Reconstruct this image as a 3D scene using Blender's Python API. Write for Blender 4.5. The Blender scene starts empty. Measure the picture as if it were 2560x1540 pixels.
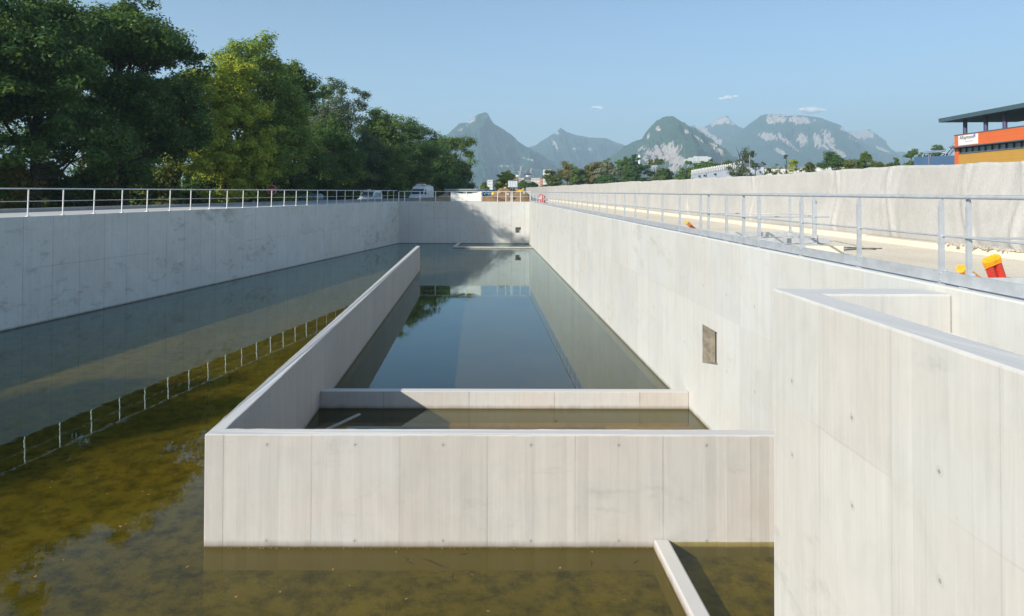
import bpy, math, random
import numpy as np
from mathutils import Vector, Matrix
D = bpy.data; SC = bpy.context.scene; COL = SC.collection
R_ = math.radians

# ------------------------------------------------------------------ camera
CX, CY, FPX, EYE = 1200.8, 450.9, 1706.67, 5.35       # source image 2560 x 1540
cam = D.cameras.new('camera'); cam.lens = 24.0; cam.sensor_width = 36.0
cam.clip_start = 0.1; cam.clip_end = 30000
cam.shift_x = (1280 - CX) / 2560; cam.shift_y = (CY - 770) / 2560
co = D.objects.new('camera', cam); COL.objects.link(co)
RM = Matrix.Rotation(-0.0035, 3, 'Z') @ Matrix.Rotation(R_(90) + 0.0162, 3, 'X') @ Matrix.Rotation(0.0032, 3, 'Z')
co.matrix_world = Matrix.Translation((0, 0, EYE)) @ RM.to_4x4()
SC.camera = co
SC.render.resolution_x = 1024; SC.render.resolution_y = 616

# ------------------------------------------------------------------ light
SUN_DIR = Vector((0.672, 0.609, -0.42)).normalized()   # the way the light travels
SUN_EL = math.asin(-SUN_DIR.z); SUN_ROT = math.atan2(-SUN_DIR.x, -SUN_DIR.y)
w = D.worlds.new('World'); SC.world = w; w.use_nodes = True
nt = w.node_tree; nt.nodes.clear()
sky = nt.nodes.new('ShaderNodeTexSky'); sky.sky_type = 'NISHITA'; sky.sun_disc = False
sky.sun_elevation = SUN_EL; sky.sun_rotation = SUN_ROT % (2 * math.pi)
sky.altitude = 200; sky.air_density = 1.0; sky.dust_density = 0.6; sky.ozone_density = 2.6
bg = nt.nodes.new('ShaderNodeBackground'); bg.inputs['Strength'].default_value = 0.095
wo = nt.nodes.new('ShaderNodeOutputWorld')
tint = nt.nodes.new('ShaderNodeMix'); tint.data_type = 'RGBA'; tint.blend_type = 'MULTIPLY'; tint.inputs[0].default_value = 1.0
tint.inputs[7].default_value = (.82, .905, .955, 1); nt.links.new(sky.outputs[0], tint.inputs[6]); nt.links.new(tint.outputs[2], bg.inputs[0]); nt.links.new(bg.outputs[0], wo.inputs[0])
sl = D.lights.new('sun', 'SUN'); sl.energy = 4.5; sl.angle = R_(0.5); sl.color = (1.0, 0.93, 0.82)
so = D.objects.new('sun', sl); COL.objects.link(so)
so.rotation_euler = SUN_DIR.to_track_quat('-Z', 'Y').to_euler(); so.location = (-40, -40, 60)
SC.view_settings.view_transform = 'Standard'; SC.view_settings.look = 'None'
SC.view_settings.exposure = 0.74; SC.view_settings.gamma = 1.0
try:
    SC.cycles.transparent_max_bounces = 16; SC.cycles.volume_bounces = 1; SC.cycles.max_bounces = 6
except Exception: pass

# ------------------------------------------------------------------ helpers
rng = random.Random(7)
def pt(px, py, Y):
    """world point seen at source pixel (px, py), Y metres ahead"""
    d = RM @ Vector(((px - CX) / FPX, -(py - CY) / FPX, -1.0))
    k = Y / d.y
    return Vector((d.x * k, Y, EYE + d.z * k))
def px_of(P):
    v = (np.asarray(P, float).reshape(-1, 3) - np.array([0, 0, EYE])) @ np.array(RM)
    return CX + FPX * v[:, 0] / -v[:, 2], CY - FPX * v[:, 1] / -v[:, 2]

def tag(o, label=None, cat=None, group=None, kind=None):
    if label: o['label'] = label
    if cat: o['category'] = cat
    if group: o['group'] = group
    if kind: o['kind'] = kind
    return o
def empty(name, loc=(0, 0, 0), rz=0.0):
    o = D.objects.new(name, None); COL.objects.link(o)
    o.location = loc; o.rotation_euler = (0, 0, rz); o.empty_display_size = 0.3
    return o
def copy_tree(o, parent=None):
    c = o.copy(); COL.objects.link(c)
    if parent: c.parent = parent
    for ch in list(o.children): copy_tree(ch, c)
    return c

class MB:
    def __init__(s): s.v = []; s.f = []; s.sm = []
    def add(s, vs, fs, smooth=False):
        b = len(s.v); s.v += [tuple(v) for v in vs]
        s.f += [tuple(i + b for i in f) for f in fs]; s.sm += [smooth] * len(fs); return s
    def box(s, x0, x1, y0, y1, z0, z1, M=None):
        vs = [Vector((x, y, z)) for x in (x0, x1) for y in (y0, y1) for z in (z0, z1)]
        if M is not None: vs = [M @ v for v in vs]
        return s.add(vs, [(0, 1, 3, 2), (4, 6, 7, 5), (0, 4, 5, 1), (2, 3, 7, 6), (0, 2, 6, 4), (1, 5, 7, 3)])
    def prism(s, poly, z0, z1):
        n = len(poly)
        vs = [(p[0], p[1], z0) for p in poly] + [(p[0], p[1], z1) for p in poly]
        fs = [tuple(range(n))[::-1], tuple(range(n, 2 * n))] + [(i, (i + 1) % n, n + (i + 1) % n, n + i) for i in range(n)]
        return s.add(vs, fs)
    def bar(s, a, b, w, h, up=(0, 0, 1)):
        a = Vector(a); b = Vector(b); d = (b - a).normalized(); u = Vector(up)
        sx = d.cross(u)
        if sx.length < 1e-4: sx = d.cross(Vector((0, 1, 0)))
        sx.normalize(); u = sx.cross(d)
        vs = [p + sx * i * w / 2 + u * j * h / 2 for p in (a, b) for i, j in ((-1, -1), (1, -1), (1, 1), (-1, 1))]
        return s.add(vs, [(0, 1, 2, 3), (7, 6, 5, 4), (0, 4, 5, 1), (1, 5, 6, 2), (2, 6, 7, 3), (3, 7, 4, 0)])
    def tube(s, pts, r, n=8, cap=True, smooth=True):
        pts = [Vector(p) for p in pts]; rs = r if isinstance(r, (list, tuple)) else [r] * len(pts)
        vs = []; prev = None
        for i, p in enumerate(pts):
            d = (pts[min(i + 1, len(pts) - 1)] - pts[max(i - 1, 0)]).normalized()
            if prev is None:
                prev = d.orthogonal().normalized()
            prev = (prev - d * prev.dot(d)).normalized(); q = d.cross(prev)
            for k in range(n):
                t = 2 * math.pi * k / n
                vs.append(p + (prev * math.cos(t) + q * math.sin(t)) * rs[i])
        fs = [(i * n + k, i * n + (k + 1) % n, (i + 1) * n + (k + 1) % n, (i + 1) * n + k) for i in range(len(pts) - 1) for k in range(n)]
        s.add(vs, fs, smooth)
        if cap:
            s.add(vs[:n], [tuple(range(n))[::-1]]); s.add(vs[-n:], [tuple(range(n))])
        return s
    def build(s, name, mat, parent=None, origin=None, uv=False, bevel=0):
        me = D.meshes.new(name)
        o3 = Vector(origin) if origin is not None else Vector((0, 0, 0))
        V = [Vector(v) for v in s.v]
        me.from_pydata([v - o3 for v in V], [], s.f); me.validate()
        me.materials.append(mat)
        if len(s.sm) == len(me.polygons): me.polygons.foreach_set('use_smooth', s.sm)
        me.update()
        if uv:
            L = me.uv_layers.new(name='UVMap').data
            for p in me.polygons:
                n = p.normal
                if abs(n.z) > 0.6:
                    for li in p.loop_indices:
                        c = me.vertices[me.loops[li].vertex_index].co + o3; L[li].uv = (c.x, c.y)
                else:
                    t = Vector((-n.y, n.x, 0)).normalized()
                    if abs(n.y) > .985: t = Vector((1, 0, 0))
                    elif abs(n.x) > .985: t = Vector((0, 1, 0))
                    if t.x < -0.3 or (abs(t.x) <= 0.3 and t.y < 0): t = -t
                    for li in p.loop_indices:
                        c = me.vertices[me.loops[li].vertex_index].co + o3; L[li].uv = (t.dot(c), c.z)
        ob = D.objects.new(name, me); COL.objects.link(ob); ob.location = o3
        if parent: ob.parent = parent
        if bevel:
            m = ob.modifiers.new('bevel', 'BEVEL'); m.width = bevel; m.segments = 2; m.limit_method = 'ANGLE'; m.angle_limit = R_(40)
        return ob

def np_mesh(name, V, F, mat, smooth=False):
    """quads from numpy arrays"""
    me = D.meshes.new(name); n = len(F)
    me.vertices.add(len(V)); me.vertices.foreach_set('co', np.ascontiguousarray(V, np.float32).ravel())
    me.loops.add(n * 4); me.loops.foreach_set('vertex_index', np.ascontiguousarray(F, np.int32).ravel())
    me.polygons.add(n); me.polygons.foreach_set('loop_start', np.arange(0, n * 4, 4, dtype=np.int32))
    me.polygons.foreach_set('loop_total', np.full(n, 4, np.int32))
    me.polygons.foreach_set('use_smooth', np.full(n, smooth, bool))
    me.update(calc_edges=True); me.materials.append(mat)
    return me

def _h(ix, iy, s):
    n = (ix.astype(np.int64) * 374761393 + iy.astype(np.int64) * 668265263 + s * 974711) & 0x7fffffff
    n = ((n ^ (n >> 13)) * 1274126177) & 0x7fffffff
    return ((n ^ (n >> 16)) & 0xffff) / 65535.0
def vnoise(x, y, s=0):
    x = np.asarray(x, float); y = np.asarray(y, float)
    ix = np.floor(x); iy = np.floor(y); fx = x - ix; fy = y - iy
    fx = fx * fx * (3 - 2 * fx); fy = fy * fy * (3 - 2 * fy)
    a = _h(ix, iy, s); b = _h(ix + 1, iy, s); c = _h(ix, iy + 1, s); d = _h(ix + 1, iy + 1, s)
    return (a * (1 - fx) + b * fx) * (1 - fy) + (c * (1 - fx) + d * fx) * fy
def fbm(x, y, o=5, s=0, ridged=False):
    t = 0; a = 0.5; tot = 0
    for i in range(o):
        n = vnoise(x * 2 ** i, y * 2 ** i, s + i * 17)
        if ridged: n = 1 - abs(2 * n - 1)
        t = t + a * n; tot += a; a *= 0.5
    return t / tot

# ------------------------------------------------------------------ materials
class NB:
    def __init__(s, name):
        s.m = D.materials.new(name); s.m.use_nodes = True; s.t = s.m.node_tree; s.t.nodes.clear()
        s.out = s.t.nodes.new('ShaderNodeOutputMaterial')
    def n(s, typ, **kw):
        nd = s.t.nodes.new('ShaderNode' + typ)
        for k, v in kw.items(): setattr(nd, k, v)
        return nd
    def l(s, a, b): s.t.links.new(a, b)
    def v(s, x, sock):
        if isinstance(x, bpy.types.NodeSocket): s.l(x, sock)
        elif x is not None: sock.default_value = x
    def math(s, op, a, b=None, c=None, clamp=False):
        nd = s.n('Math', operation=op); nd.use_clamp = clamp
        s.v(a, nd.inputs[0]); s.v(b, nd.inputs[1]); s.v(c, nd.inputs[2]); return nd.outputs[0]
    def mix(s, f, a, b, mode='MIX'):
        nd = s.n('Mix', data_type='RGBA', blend_type=mode); nd.clamp_factor = True
        s.v(f, nd.inputs[0])
        for x, i in ((a, 6), (b, 7)):
            if isinstance(x, tuple) and len(x) == 3: x = x + (1,)
            s.v(x, nd.inputs[i])
        return nd.outputs[2]
    def noise(s, vec, scale, detail=4, rough=.55, dist=0.0):
        nd = s.n('TexNoise'); nd.inputs['Scale'].default_value = scale; nd.inputs['Detail'].default_value = detail
        nd.inputs['Roughness'].default_value = rough; nd.inputs['Distortion'].default_value = dist
        if vec is not None: s.l(vec, nd.inputs['Vector'])
        return nd.outputs['Fac']
    def mr(s, x, a, b, c=0.0, d=1.0):
        nd = s.n('MapRange'); nd.clamp = True; s.v(x, nd.inputs[0])
        for i, q in enumerate((a, b, c, d)): s.v(q, nd.inputs[i + 1])
        return nd.outputs[0]
    def mapv(s, vec, sc=(1, 1, 1), loc=(0, 0, 0)):
        nd = s.n('Mapping'); nd.inputs['Scale'].default_value = sc; nd.inputs['Location'].default_value = loc
        s.l(vec, nd.inputs['Vector']); return nd.outputs[0]
    def coord(s, k='Object'): return s.n('TexCoord').outputs[k]
    def pos(s): return s.n('NewGeometry').outputs['Position']
    def bump(s, h, strength=.3, dist=.02):
        nd = s.n('Bump'); nd.inputs['Strength'].default_value = strength; nd.inputs['Distance'].default_value = dist
        s.l(h, nd.inputs['Height']); return nd.outputs[0]
    def pbr(s, col, rough=.7, metal=0.0, normal=None, spec=.5, **kw):
        p = s.n('BsdfPrincipled')
        if isinstance(col, tuple): col = col[:3] + (1,)
        s.v(col, p.inputs['Base Color']); s.v(rough, p.inputs['Roughness']); s.v(metal, p.inputs['Metallic'])
        p.inputs['Specular IOR Level'].default_value = spec
        for k, v in kw.items(): s.v(v, p.inputs[k.replace('_', ' ')])
        if normal is not None: s.l(normal, p.inputs['Normal'])
        s.l(p.outputs[0], s.out.inputs['Surface']); return p

def simple(name, col, rough=.6, metal=0.0, var=.15, scale=3.0, spec=.5, bump=.0):
    b = NB(name); c = b.coord()
    n = b.noise(c, scale, 5, .6)
    dark = tuple(x * (1 - var) for x in col); lite = tuple(min(1, x * (1 + var)) for x in col)
    colr = b.mix(b.mr(n, .3, .7), dark, lite)
    rr = b.mr(n, .3, .7, max(0, rough - .08), min(1, rough + .08))
    nm = b.bump(b.noise(c, scale * 8, 3), bump) if bump else None
    b.pbr(colr, rr, metal, nm, spec); return b.m

def concrete(name, base=(.43, .42, .395), pitch=1.4, off=0.0, rows=(), hj=None, stain=.5, seed=0.0, jfrac=.5, warm=(.45, .41, .375), jk=.6, pv_=.05):
    b = NB(name)
    uv = b.mapv(b.coord('UV'), loc=(seed, 0, 0)); g = b.n('NewGeometry')
    pos = g.outputs['Position']
    sp = b.n('SeparateXYZ'); b.l(b.coord('UV'), sp.inputs[0]); u, v = sp.outputs[0], sp.outputs[1]
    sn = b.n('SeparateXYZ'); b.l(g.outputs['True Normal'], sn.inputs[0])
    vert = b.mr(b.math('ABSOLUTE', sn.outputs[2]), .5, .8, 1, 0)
    # slow cloudiness
    big = b.noise(b.mapv(pos, (.55, .55, .9), (seed, 3, 1)), 1.0, 6, .6, .4)
    mid = b.noise(b.mapv(pos, (2.6, 2.6, 1.8), (seed, 0, 0)), 1.0, 6, .65, .8)
    col = b.mix(b.mr(big, .35, .68), base, warm)
    col = b.mix(b.math('MULTIPLY', b.mr(mid, .45, .8), .35), col, tuple(x * .72 for x in base))
    # streaks left by the form boards
    st = b.noise(b.mapv(uv, (6.5, .3, 1)), 1.0, 6, .72)
    st2 = b.noise(b.mapv(uv, (38, .5, 1)), 1.0, 3, .6)
    k = b.math('MULTIPLY', b.mr(st, .48, .75), vert)
    col = b.mix(b.math('MULTIPLY', k, .4), col, tuple(x * .66 for x in base))
    k2 = b.math('MULTIPLY', b.mr(st2, .5, .72), vert)
    col = b.mix(b.math('MULTIPLY', k2, .26), col, tuple(min(1, x * 1.25) for x in base))
    # tonal change from panel to panel
    pu = b.math('DIVIDE', b.math('ADD', u, off), pitch)
    pn = b.n('TexWhiteNoise', noise_dimensions='2D')
    cm = b.n('CombineXYZ'); b.l(b.math('FLOOR', pu), cm.inputs[0])
    if hj: b.l(b.math('FLOOR', b.math('DIVIDE', v, hj)), cm.inputs[1])
    b.l(cm.outputs[0], pn.inputs[0])
    pv = b.math('MULTIPLY', b.mr(pn.outputs[0], 0, 1, -pv_, pv_), vert)
    col = b.mix(1.0, col, b_rgb(b, b.math('ADD', pv, 1.0)), 'MULTIPLY')
    wn = b.n('TexWhiteNoise', noise_dimensions='3D'); va = b.n('VectorMath', operation='ADD'); b.l(cm.outputs[0], va.inputs[0]); va.inputs[1].default_value = (7.3, 2.1, 5.5); b.l(va.outputs[0], wn.inputs[0])
    col = b.mix(b.math('MULTIPLY', b.mr(wn.outputs[0], .35, 1, 0, pv_ * 12), vert), col, b.mix(1.0, col, (.94, .985, 1.03, 1), 'MULTIPLY'))
    # rust coloured and grey runs that start at the top edge or at a tie row
    ru = b.noise(b.mapv(uv, (1.7, .0, 1), (3, 0, 0)), 1.0, 4, .8); rl = b.noise(b.mapv(uv, (3.1, .0, 1), (9, 0, 0)), 1.0, 2, .5)
    dr = b.math('MULTIPLY', b.math('MULTIPLY', b.mr(ru, .60, .70), b.mr(b.math('SUBTRACT', v, b.math('MULTIPLY', rl, 3.5)), 0, 1.2)), vert)
    dr = b.math('MULTIPLY', dr, b.mr(b.noise(b.mapv(uv, (30, .4, 1)), 1.0, 3), .35, .6))
    col = b.mix(b.math('MULTIPLY', dr, .30), col, (.22, .185, .14))
    # joints
    wob = b.math('MULTIPLY', b.math('SUBTRACT', b.noise(b.mapv(pos, (3, 3, 3)), 2.0, 4), .5), .012)
    fr = b.math('ABSOLUTE', b.math('SUBTRACT', b.math('FRACT', pu), .5))
    dist = b.math('ADD', b.math('MULTIPLY', b.math('SUBTRACT', .5, fr), pitch), wob)
    soft = b.mr(dist, .0, .035, 1, 0); hard = b.mr(dist, .003, .009, 1, 0)
    jn = b.mr(b.noise(b.mapv(uv, (.7, .55, 1)), 1.0, 3), .4, .62)
    hardk = b.math('MULTIPLY', b.math('MULTIPLY', hard, vert), b.mr(jn, 0, 1, .35, 1))
    col = b.mix(b.math('MULTIPLY', b.math('MULTIPLY', soft, vert), .3 * jk), col, (.2, .19, .17))
    col = b.mix(b.math('MULTIPLY', hardk, jk), col, (.06, .06, .055))
    if hj:
        fh = b.math('ABSOLUTE', b.math('SUBTRACT', b.math('ADD', v, wob), hj))
        hk = b.math('MULTIPLY', b.math('MULTIPLY', b.mr(fh, .006, .014, 1, 0), vert), b.mr(b.noise(b.mapv(uv, (.35, .1, 1), (5, 0, 0)), 1.0, 2), .42, .55))
        col = b.mix(b.math('MULTIPLY', hk, .7 * jk), col, (.1, .1, .09))
    # tie holes
    height = b.math('MULTIPLY', hardk, -1.2 * jk)
    if rows:
        acc = None
        uu = b.math('MULTIPLY', b.math('SUBTRACT', b.math('FRACT', b.math('ADD', pu, 0.0)), .5), pitch)
        for r in rows:
            dv = b.math('SUBTRACT', v, r)
            dd = b.math('SQRT', b.math('ADD', b.math('MULTIPLY', uu, uu), b.math('MULTIPLY', dv, dv)))
            acc = dd if acc is None else b.math('MINIMUM', acc, dd)
        hole = b.math('MULTIPLY', b.mr(acc, .012, .024, 1, 0), vert)
        ring = b.math('MULTIPLY', b.mr(b.math('ABSOLUTE', b.math('SUBTRACT', acc, .036)), .0, .012, 1, 0), vert)
        col = b.mix(b.math('MULTIPLY', ring, .22), col, (.2, .19, .18))
        col = b.mix(b.math('MULTIPLY', hole, .5), col, (.09, .09, .085))
        height = b.math('SUBTRACT', height, hole)
    # grime
    gr = b.noise(b.mapv(pos, (1.1, 1.1, 2.4), (seed * 2, 9, 4)), 1.0, 7, .7, .35)
    gm = b.noise(b.mapv(pos, (.16, .16, .5), (seed, 2, 8)), 1.0, 3, .5)
    gr = b.math('ADD', gr, b.math('MULTIPLY', b.math('SUBTRACT', gm, .5), .55))
    col = b.mix(b.math('MULTIPLY', b.mr(gr, .64 - .13 * stain, .80 - .12 * stain), min(1, stain * .9)), col, (.17, .17, .15))
    pit = b.noise(b.mapv(pos, (1, 1, 1)), 26, 3, .6)
    col = b.mix(b.math('MULTIPLY', b.mr(pit, .7, .78), .3), col, (.14, .13, .12))
    # mineral crust just above the water
    sz = b.n('SeparateXYZ'); b.l(pos, sz.inputs[0])
    tide = b.noise(b.mapv(uv, (2.2, .3, 1)), 1.0, 6, .75)
    wl = b.mr(b.math('ADD', sz.outputs[2], b.math('MULTIPLY', tide, -.16)), -.05, .03, 1, 0)
    col = b.mix(b.math('MULTIPLY', wl, .6), col, (.16, .13, .085))
    wl2 = b.mr(b.math('ADD', sz.outputs[2], b.math('MULTIPLY', tide, -.05)), -.015, .005, 1, 0)
    col = b.mix(b.math('MULTIPLY', wl2, .8), col, (.075, .06, .03))
    col = b.mix(b.mr(sz.outputs[2], -.012, -.002, .9, 0), col, (.10, .085, .03))
    col = b.mix(b.mr(b.math('ABSOLUTE', sn.outputs[2]), .6, .9), col, b.mix(.55, col, (.66, .66, .64)))  # paler trowelled tops, whitened to make up for the low sun on them
    h = b.math('ADD', b.math('MULTIPLY', b.math('ADD', mid, st2), .12), height)
    b.pbr(col, .82, 0, b.bump(h, .35, .012), .35)
    return b.m
def b_rgb(b, s):
    c = b.n('CombineXYZ')
    for i in range(3): b.l(s, c.inputs[i])
    return c.outputs[0]

def leaf_mat(name, c1, c2, c3, amount=.25):
    b = NB(name); g = b.n('NewGeometry')
    n = b.noise(b.mapv(g.outputs['Position'], (1, 1, 1)), .55, 3)
    rnd = g.outputs['Random Per Island']
    col = b.mix(b.mr(n, .35, .65), c1, c2)
    col = b.mix(b.mr(rnd, 1 - amount, 1), col, c3)
    col = b.mix(b.mr(rnd, 0, .5, .25, 0), col, tuple(x * .55 for x in c1))
    p = b.pbr(col, .55, 0, None, .35)
    tr = b.n('BsdfTranslucent'); b.l(b.mix(.5, col, (.22, .30, .03)), tr.inputs[0])
    ms = b.n('MixShader'); ms.inputs[0].default_value = .5
    b.l(p.outputs[0], ms.inputs[1]); b.l(tr.outputs[0], ms.inputs[2]); b.l(ms.outputs[0], b.out.inputs['Surface'])
    return b.m

M = {}
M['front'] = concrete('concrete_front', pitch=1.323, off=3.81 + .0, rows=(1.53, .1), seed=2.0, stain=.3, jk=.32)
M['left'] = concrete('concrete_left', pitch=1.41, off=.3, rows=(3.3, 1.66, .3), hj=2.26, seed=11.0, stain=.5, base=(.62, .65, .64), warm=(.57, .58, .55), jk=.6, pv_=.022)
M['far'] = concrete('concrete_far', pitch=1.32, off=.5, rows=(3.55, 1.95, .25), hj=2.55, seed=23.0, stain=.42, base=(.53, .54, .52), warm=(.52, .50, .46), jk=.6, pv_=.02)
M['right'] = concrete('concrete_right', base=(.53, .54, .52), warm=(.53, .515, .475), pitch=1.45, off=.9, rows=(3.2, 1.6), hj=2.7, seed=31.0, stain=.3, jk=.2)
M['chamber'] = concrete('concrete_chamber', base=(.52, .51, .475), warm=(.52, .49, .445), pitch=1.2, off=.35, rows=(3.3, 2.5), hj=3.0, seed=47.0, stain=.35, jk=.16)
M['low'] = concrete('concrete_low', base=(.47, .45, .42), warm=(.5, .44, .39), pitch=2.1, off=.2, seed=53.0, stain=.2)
M['steel'] = simple('galvanised_steel', (.47, .50, .53), .45, .3, .12, 6)
M['steel_white'] = simple('bright_galvanised_steel', (.74, .74, .72), .45, .35, .08, 6)
M['white_paint'] = simple('white_paint', (.8, .8, .79), .3, 0, .03, 2)
M['glass'] = simple('vehicle_glass', (.03, .05, .06), .08, 0, .1, 2)
M['tyre'] = simple('tyre_rubber', (.025, .025, .025), .8)
M['rim'] = simple('wheel_rim', (.35, .35, .36), .35, .8)
M['black'] = simple('black_plastic_and_void', (.02, .02, .022), .5)
M['red'] = simple('red_paint', (.5, .02, .02), .4, 0, .1)
M['pipe_red'] = simple('red_plastic_duct', (.62, .045, .03), .42, 0, .1, 8)
M['orange'] = simple('orange_tape', (.85, .33, .01), .4, 0, .2, 14)
M['amber'] = simple('amber_lamp_glass', (.75, .22, .02), .25)
M['lamp'] = simple('headlight_glass', (.75, .75, .72), .15)
M['blue_car'] = simple('blue_car_paint', (.01, .12, .42), .2, .1, .05)
M['dark_car'] = simple('dark_car_paint', (.02, .03, .045), .2, .2, .05)
M['teal'] = simple('teal_paint', (.02, .12, .16), .5)
M['bark'] = simple('tree_bark', (.06, .05, .04), .9, 0, .4, 3, .2, .4)
M['asphalt'] = simple('asphalt', (.075, .077, .08), .9, 0, .2, .8, .3, .3)
M['kerb'] = simple('kerb_concrete', (.33, .33, .32), .85, 0, .12, 1.2, .3, .2)
M['reveal'] = simple('broken_out_mortar', (.27, .245, .20), .95, 0, .35, 9, .1, .8)
M['timber'] = simple('weathered_batten', (.42, .40, .36), .8, 0, .15, 5)
M['stone'] = simple('rubble_stone', (.42, .38, .32), .9, 0, .35, 4)

def ground_mat():
    b = NB('grassy_ground'); p = b.pos()
    n = b.noise(p, .12, 6, .6); n2 = b.noise(p, 2.5, 5, .7)
    col = b.mix(b.mr(n, .4, .62), (.035, .055, .02), (.12, .11, .06))
    col = b.mix(b.math('MULTIPLY', b.mr(n2, .4, .7), .5), col, (.02, .03, .012))
    b.pbr(col, .95, 0, b.bump(n2, .5, .05), .2); return b.m
def sand_mat(name, a, c, d):
    b = NB(name); p = b.pos()
    n = b.noise(p, .5, 7, .62, .5); n2 = b.noise(p, 7, 5, .7); n3 = b.noise(b.mapv(p, (5, .25, 1)), 1, 4)
    col = b.mix(b.mr(n, .36, .66), a, c)
    col = b.mix(b.math('MULTIPLY', b.mr(n3, .52, .7), .35), col, d)
    col = b.mix(b.math('MULTIPLY', b.mr(n2, .6, .75), .3), col, tuple(x * .6 for x in a))
    b.pbr(col, .92, 0, b.bump(b.math('ADD', n2, n), .35, .03), .2); return b.m
M['ground'] = ground_mat()
M['deck'] = sand_mat('sandy_concrete', (.66, .585, .46), (.74, .67, .54), (.56, .50, .40))
M['apron'] = sand_mat('pale_apron_concrete', (.45, .45, .43), (.52, .51, .48), (.36, .36, .34))
M['soil'] = sand_mat('excavated_soil', (.17, .105, .055), (.27, .18, .10), (.09, .06, .035))
M['sandpile'] = sand_mat('tan_sand', (.30, .215, .13), (.38, .28, .17), (.22, .15, .09))

def floor_mat():
    b = NB('basin_floor_silt'); p = b.pos()
    n = b.noise(p, .45, 7, .6, .3); n2 = b.noise(p, 2.6, 9, .74, .0); n3 = b.noise(p, 24, 4, .7)
    col = b.mix(b.mr(n, .34, .66), (.105, .092, .018), (.17, .14, .030))
    col = b.mix(b.math('MULTIPLY', b.mr(n2, .45, .62), .8), col, (.035, .034, .012))
    col = b.mix(b.math('MULTIPLY', b.mr(n3, .60, .70), .4), col, (.19, .155, .08))
    col = b.mix(b.math('MULTIPLY', b.mr(n3, .30, .40, 1, 0), .5), col, (.02, .02, .01))
    b.pbr(col, .95, 0, b.bump(n2, .5, .05), .1); return b.m
M['floor'] = floor_mat()
M['deep'] = sand_mat('dark_silt', (.06, .05, .028), (.085, .068, .036), (.04, .034, .02))
M['golden'] = sand_mat('golden_silt', (.20, .125, .035), (.27, .175, .05), (.12, .08, .025))
def water_mat():
    b = NB('clear_shallow_water'); p = b.pos()
    n = b.noise(b.mapv(p, (1, 1, 1)), 2.2, 3, .5)
    nm = b.bump(n, .05, .02)
    g = b.n('NewGeometry'); dt = b.n('VectorMath', operation='DOT_PRODUCT'); b.l(g.outputs['Incoming'], dt.inputs[0]); b.l(nm, dt.inputs[1])
    k5 = b.math('POWER', b.math('SUBTRACT', 1.0, b.math('ABSOLUTE', dt.outputs['Value']), None, True), 5.0)
    fr = b.math('MULTIPLY_ADD', k5, .98, .02)
    tr = b.n('BsdfTransparent'); tr.inputs[0].default_value = (.86, .80, .47, 1)
    gl = b.n('BsdfGlossy'); gl.inputs['Roughness'].default_value = .012; gl.inputs[0].default_value = (.76, .93, 1, 1)
    b.l(nm, gl.inputs['Normal'])
    ms = b.n('MixShader'); b.l(fr, ms.inputs[0])
    b.l(tr.outputs[0], ms.inputs[1]); b.l(gl.outputs[0], ms.inputs[2]); b.l(ms.outputs[0], b.out.inputs['Surface'])
    return b.m
M['water'] = water_mat()

def fabric_mat():
    b = NB('white_geotextile'); p = b.pos()
    n = b.noise(p, .8, 6, .6, .6)
    cr = b.noise(b.mapv(p, (11, 11, 9)), 1.0, 8, .72, 1.8); cr2 = b.noise(b.mapv(p, (1, 1.5, 1.1)), 1.6, 5, .6, 1.0)
    col = b.mix(b.mr(n, .35, .65), (.40, .395, .38), (.46, .455, .44))
    col = b.mix(b.math('MULTIPLY', b.mr(cr, .46, .62), .3), col, (.31, .30, .275))
    col = b.mix(b.math('MULTIPLY', b.mr(cr, .32, .42, 1, 0), .3), col, (.64, .635, .61))
    b.pbr(col, .9, 0, b.bump(b.math('ADD', cr, b.math('MULTIPLY', cr2, 1.2)), .33, .04), .2); return b.m
M['fabric'] = fabric_mat()
M['tarp'] = simple('cream_tarpaulin', (.76, .74, .68), .7, 0, .08, 2, .3, .2)

# ------------------------------------------------------------------ basin geometry
XR, YF, YB = 5.214, 70.02, -3.0
def LX(y): return -23.78 + .2241 * y
LD = Vector((.2241, 1, 0)).normalized(); LN = Vector((-LD.y, LD.x, 0))      # away from the basin
ZT = 4.304
def lp(y, off): p = Vector((LX(y), y, 0)) + LN * off; return p
def ring_ground():
    o = [(-5200, -450), (5200, -450), (5200, 7200), (-5200, 7200)]
    a = lp(YB - .4, .38); c = lp(YF + .4, .38)
    h = [(a.x, YB - .38), (XR + .36, YB - .38), (XR + .36, YF + .42), (c.x, YF + .42)]
    m = MB(); vs = [(x, y, 3.5) for x, y in o + h]
    m.add(vs, [(0, 1, 5, 4), (1, 2, 6, 5), (2, 3, 7, 6), (3, 0, 4, 7)])
    return m.build('ground', M['ground'])
tag(ring_ground(), kind='structure')

def slab(name, poly, z0, z1, mat, kind='structure'):
    o = MB().prism(poly, z0, z1).build(name, mat, origin=(poly[0][0], poly[0][1], z0)); tag(o, kind=kind); return o
xy = lambda v: (v[0], v[1])
# left: walkway, road
slab('walkway', [xy(lp(-6, 5.0)), xy(lp(-6, .352)), xy(lp(69.9, .352)), xy(lp(69.9, 5.0))], 3.4, 4.285, M['apron'])
slab('road', [xy(lp(-40, 12.2)), xy(lp(-40, 5.35)), xy(lp(230, 5.35)), xy(lp(230, 12.2))], 3.45, 3.58, M['asphalt'])
slab('verge', [xy(lp(-40, 16.5)), xy(lp(-40, 12.2)), xy(lp(230, 12.2)), xy(lp(230, 16.5))], 3.45, 3.7, M['ground'])
# far side
slab('yard', [xy(lp(70.6, 5.0)), (XR + .36, 70.45), (XR + .36, 101.0), (-2.6, 101.0)], 3.4, 4.17, M['sandpile'])
slab('car_park', [(-5, 101.2), (10.2, 101.2), (10.2, 160), (-3, 160)], 3.4, 4.2, M['asphalt'])
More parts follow.
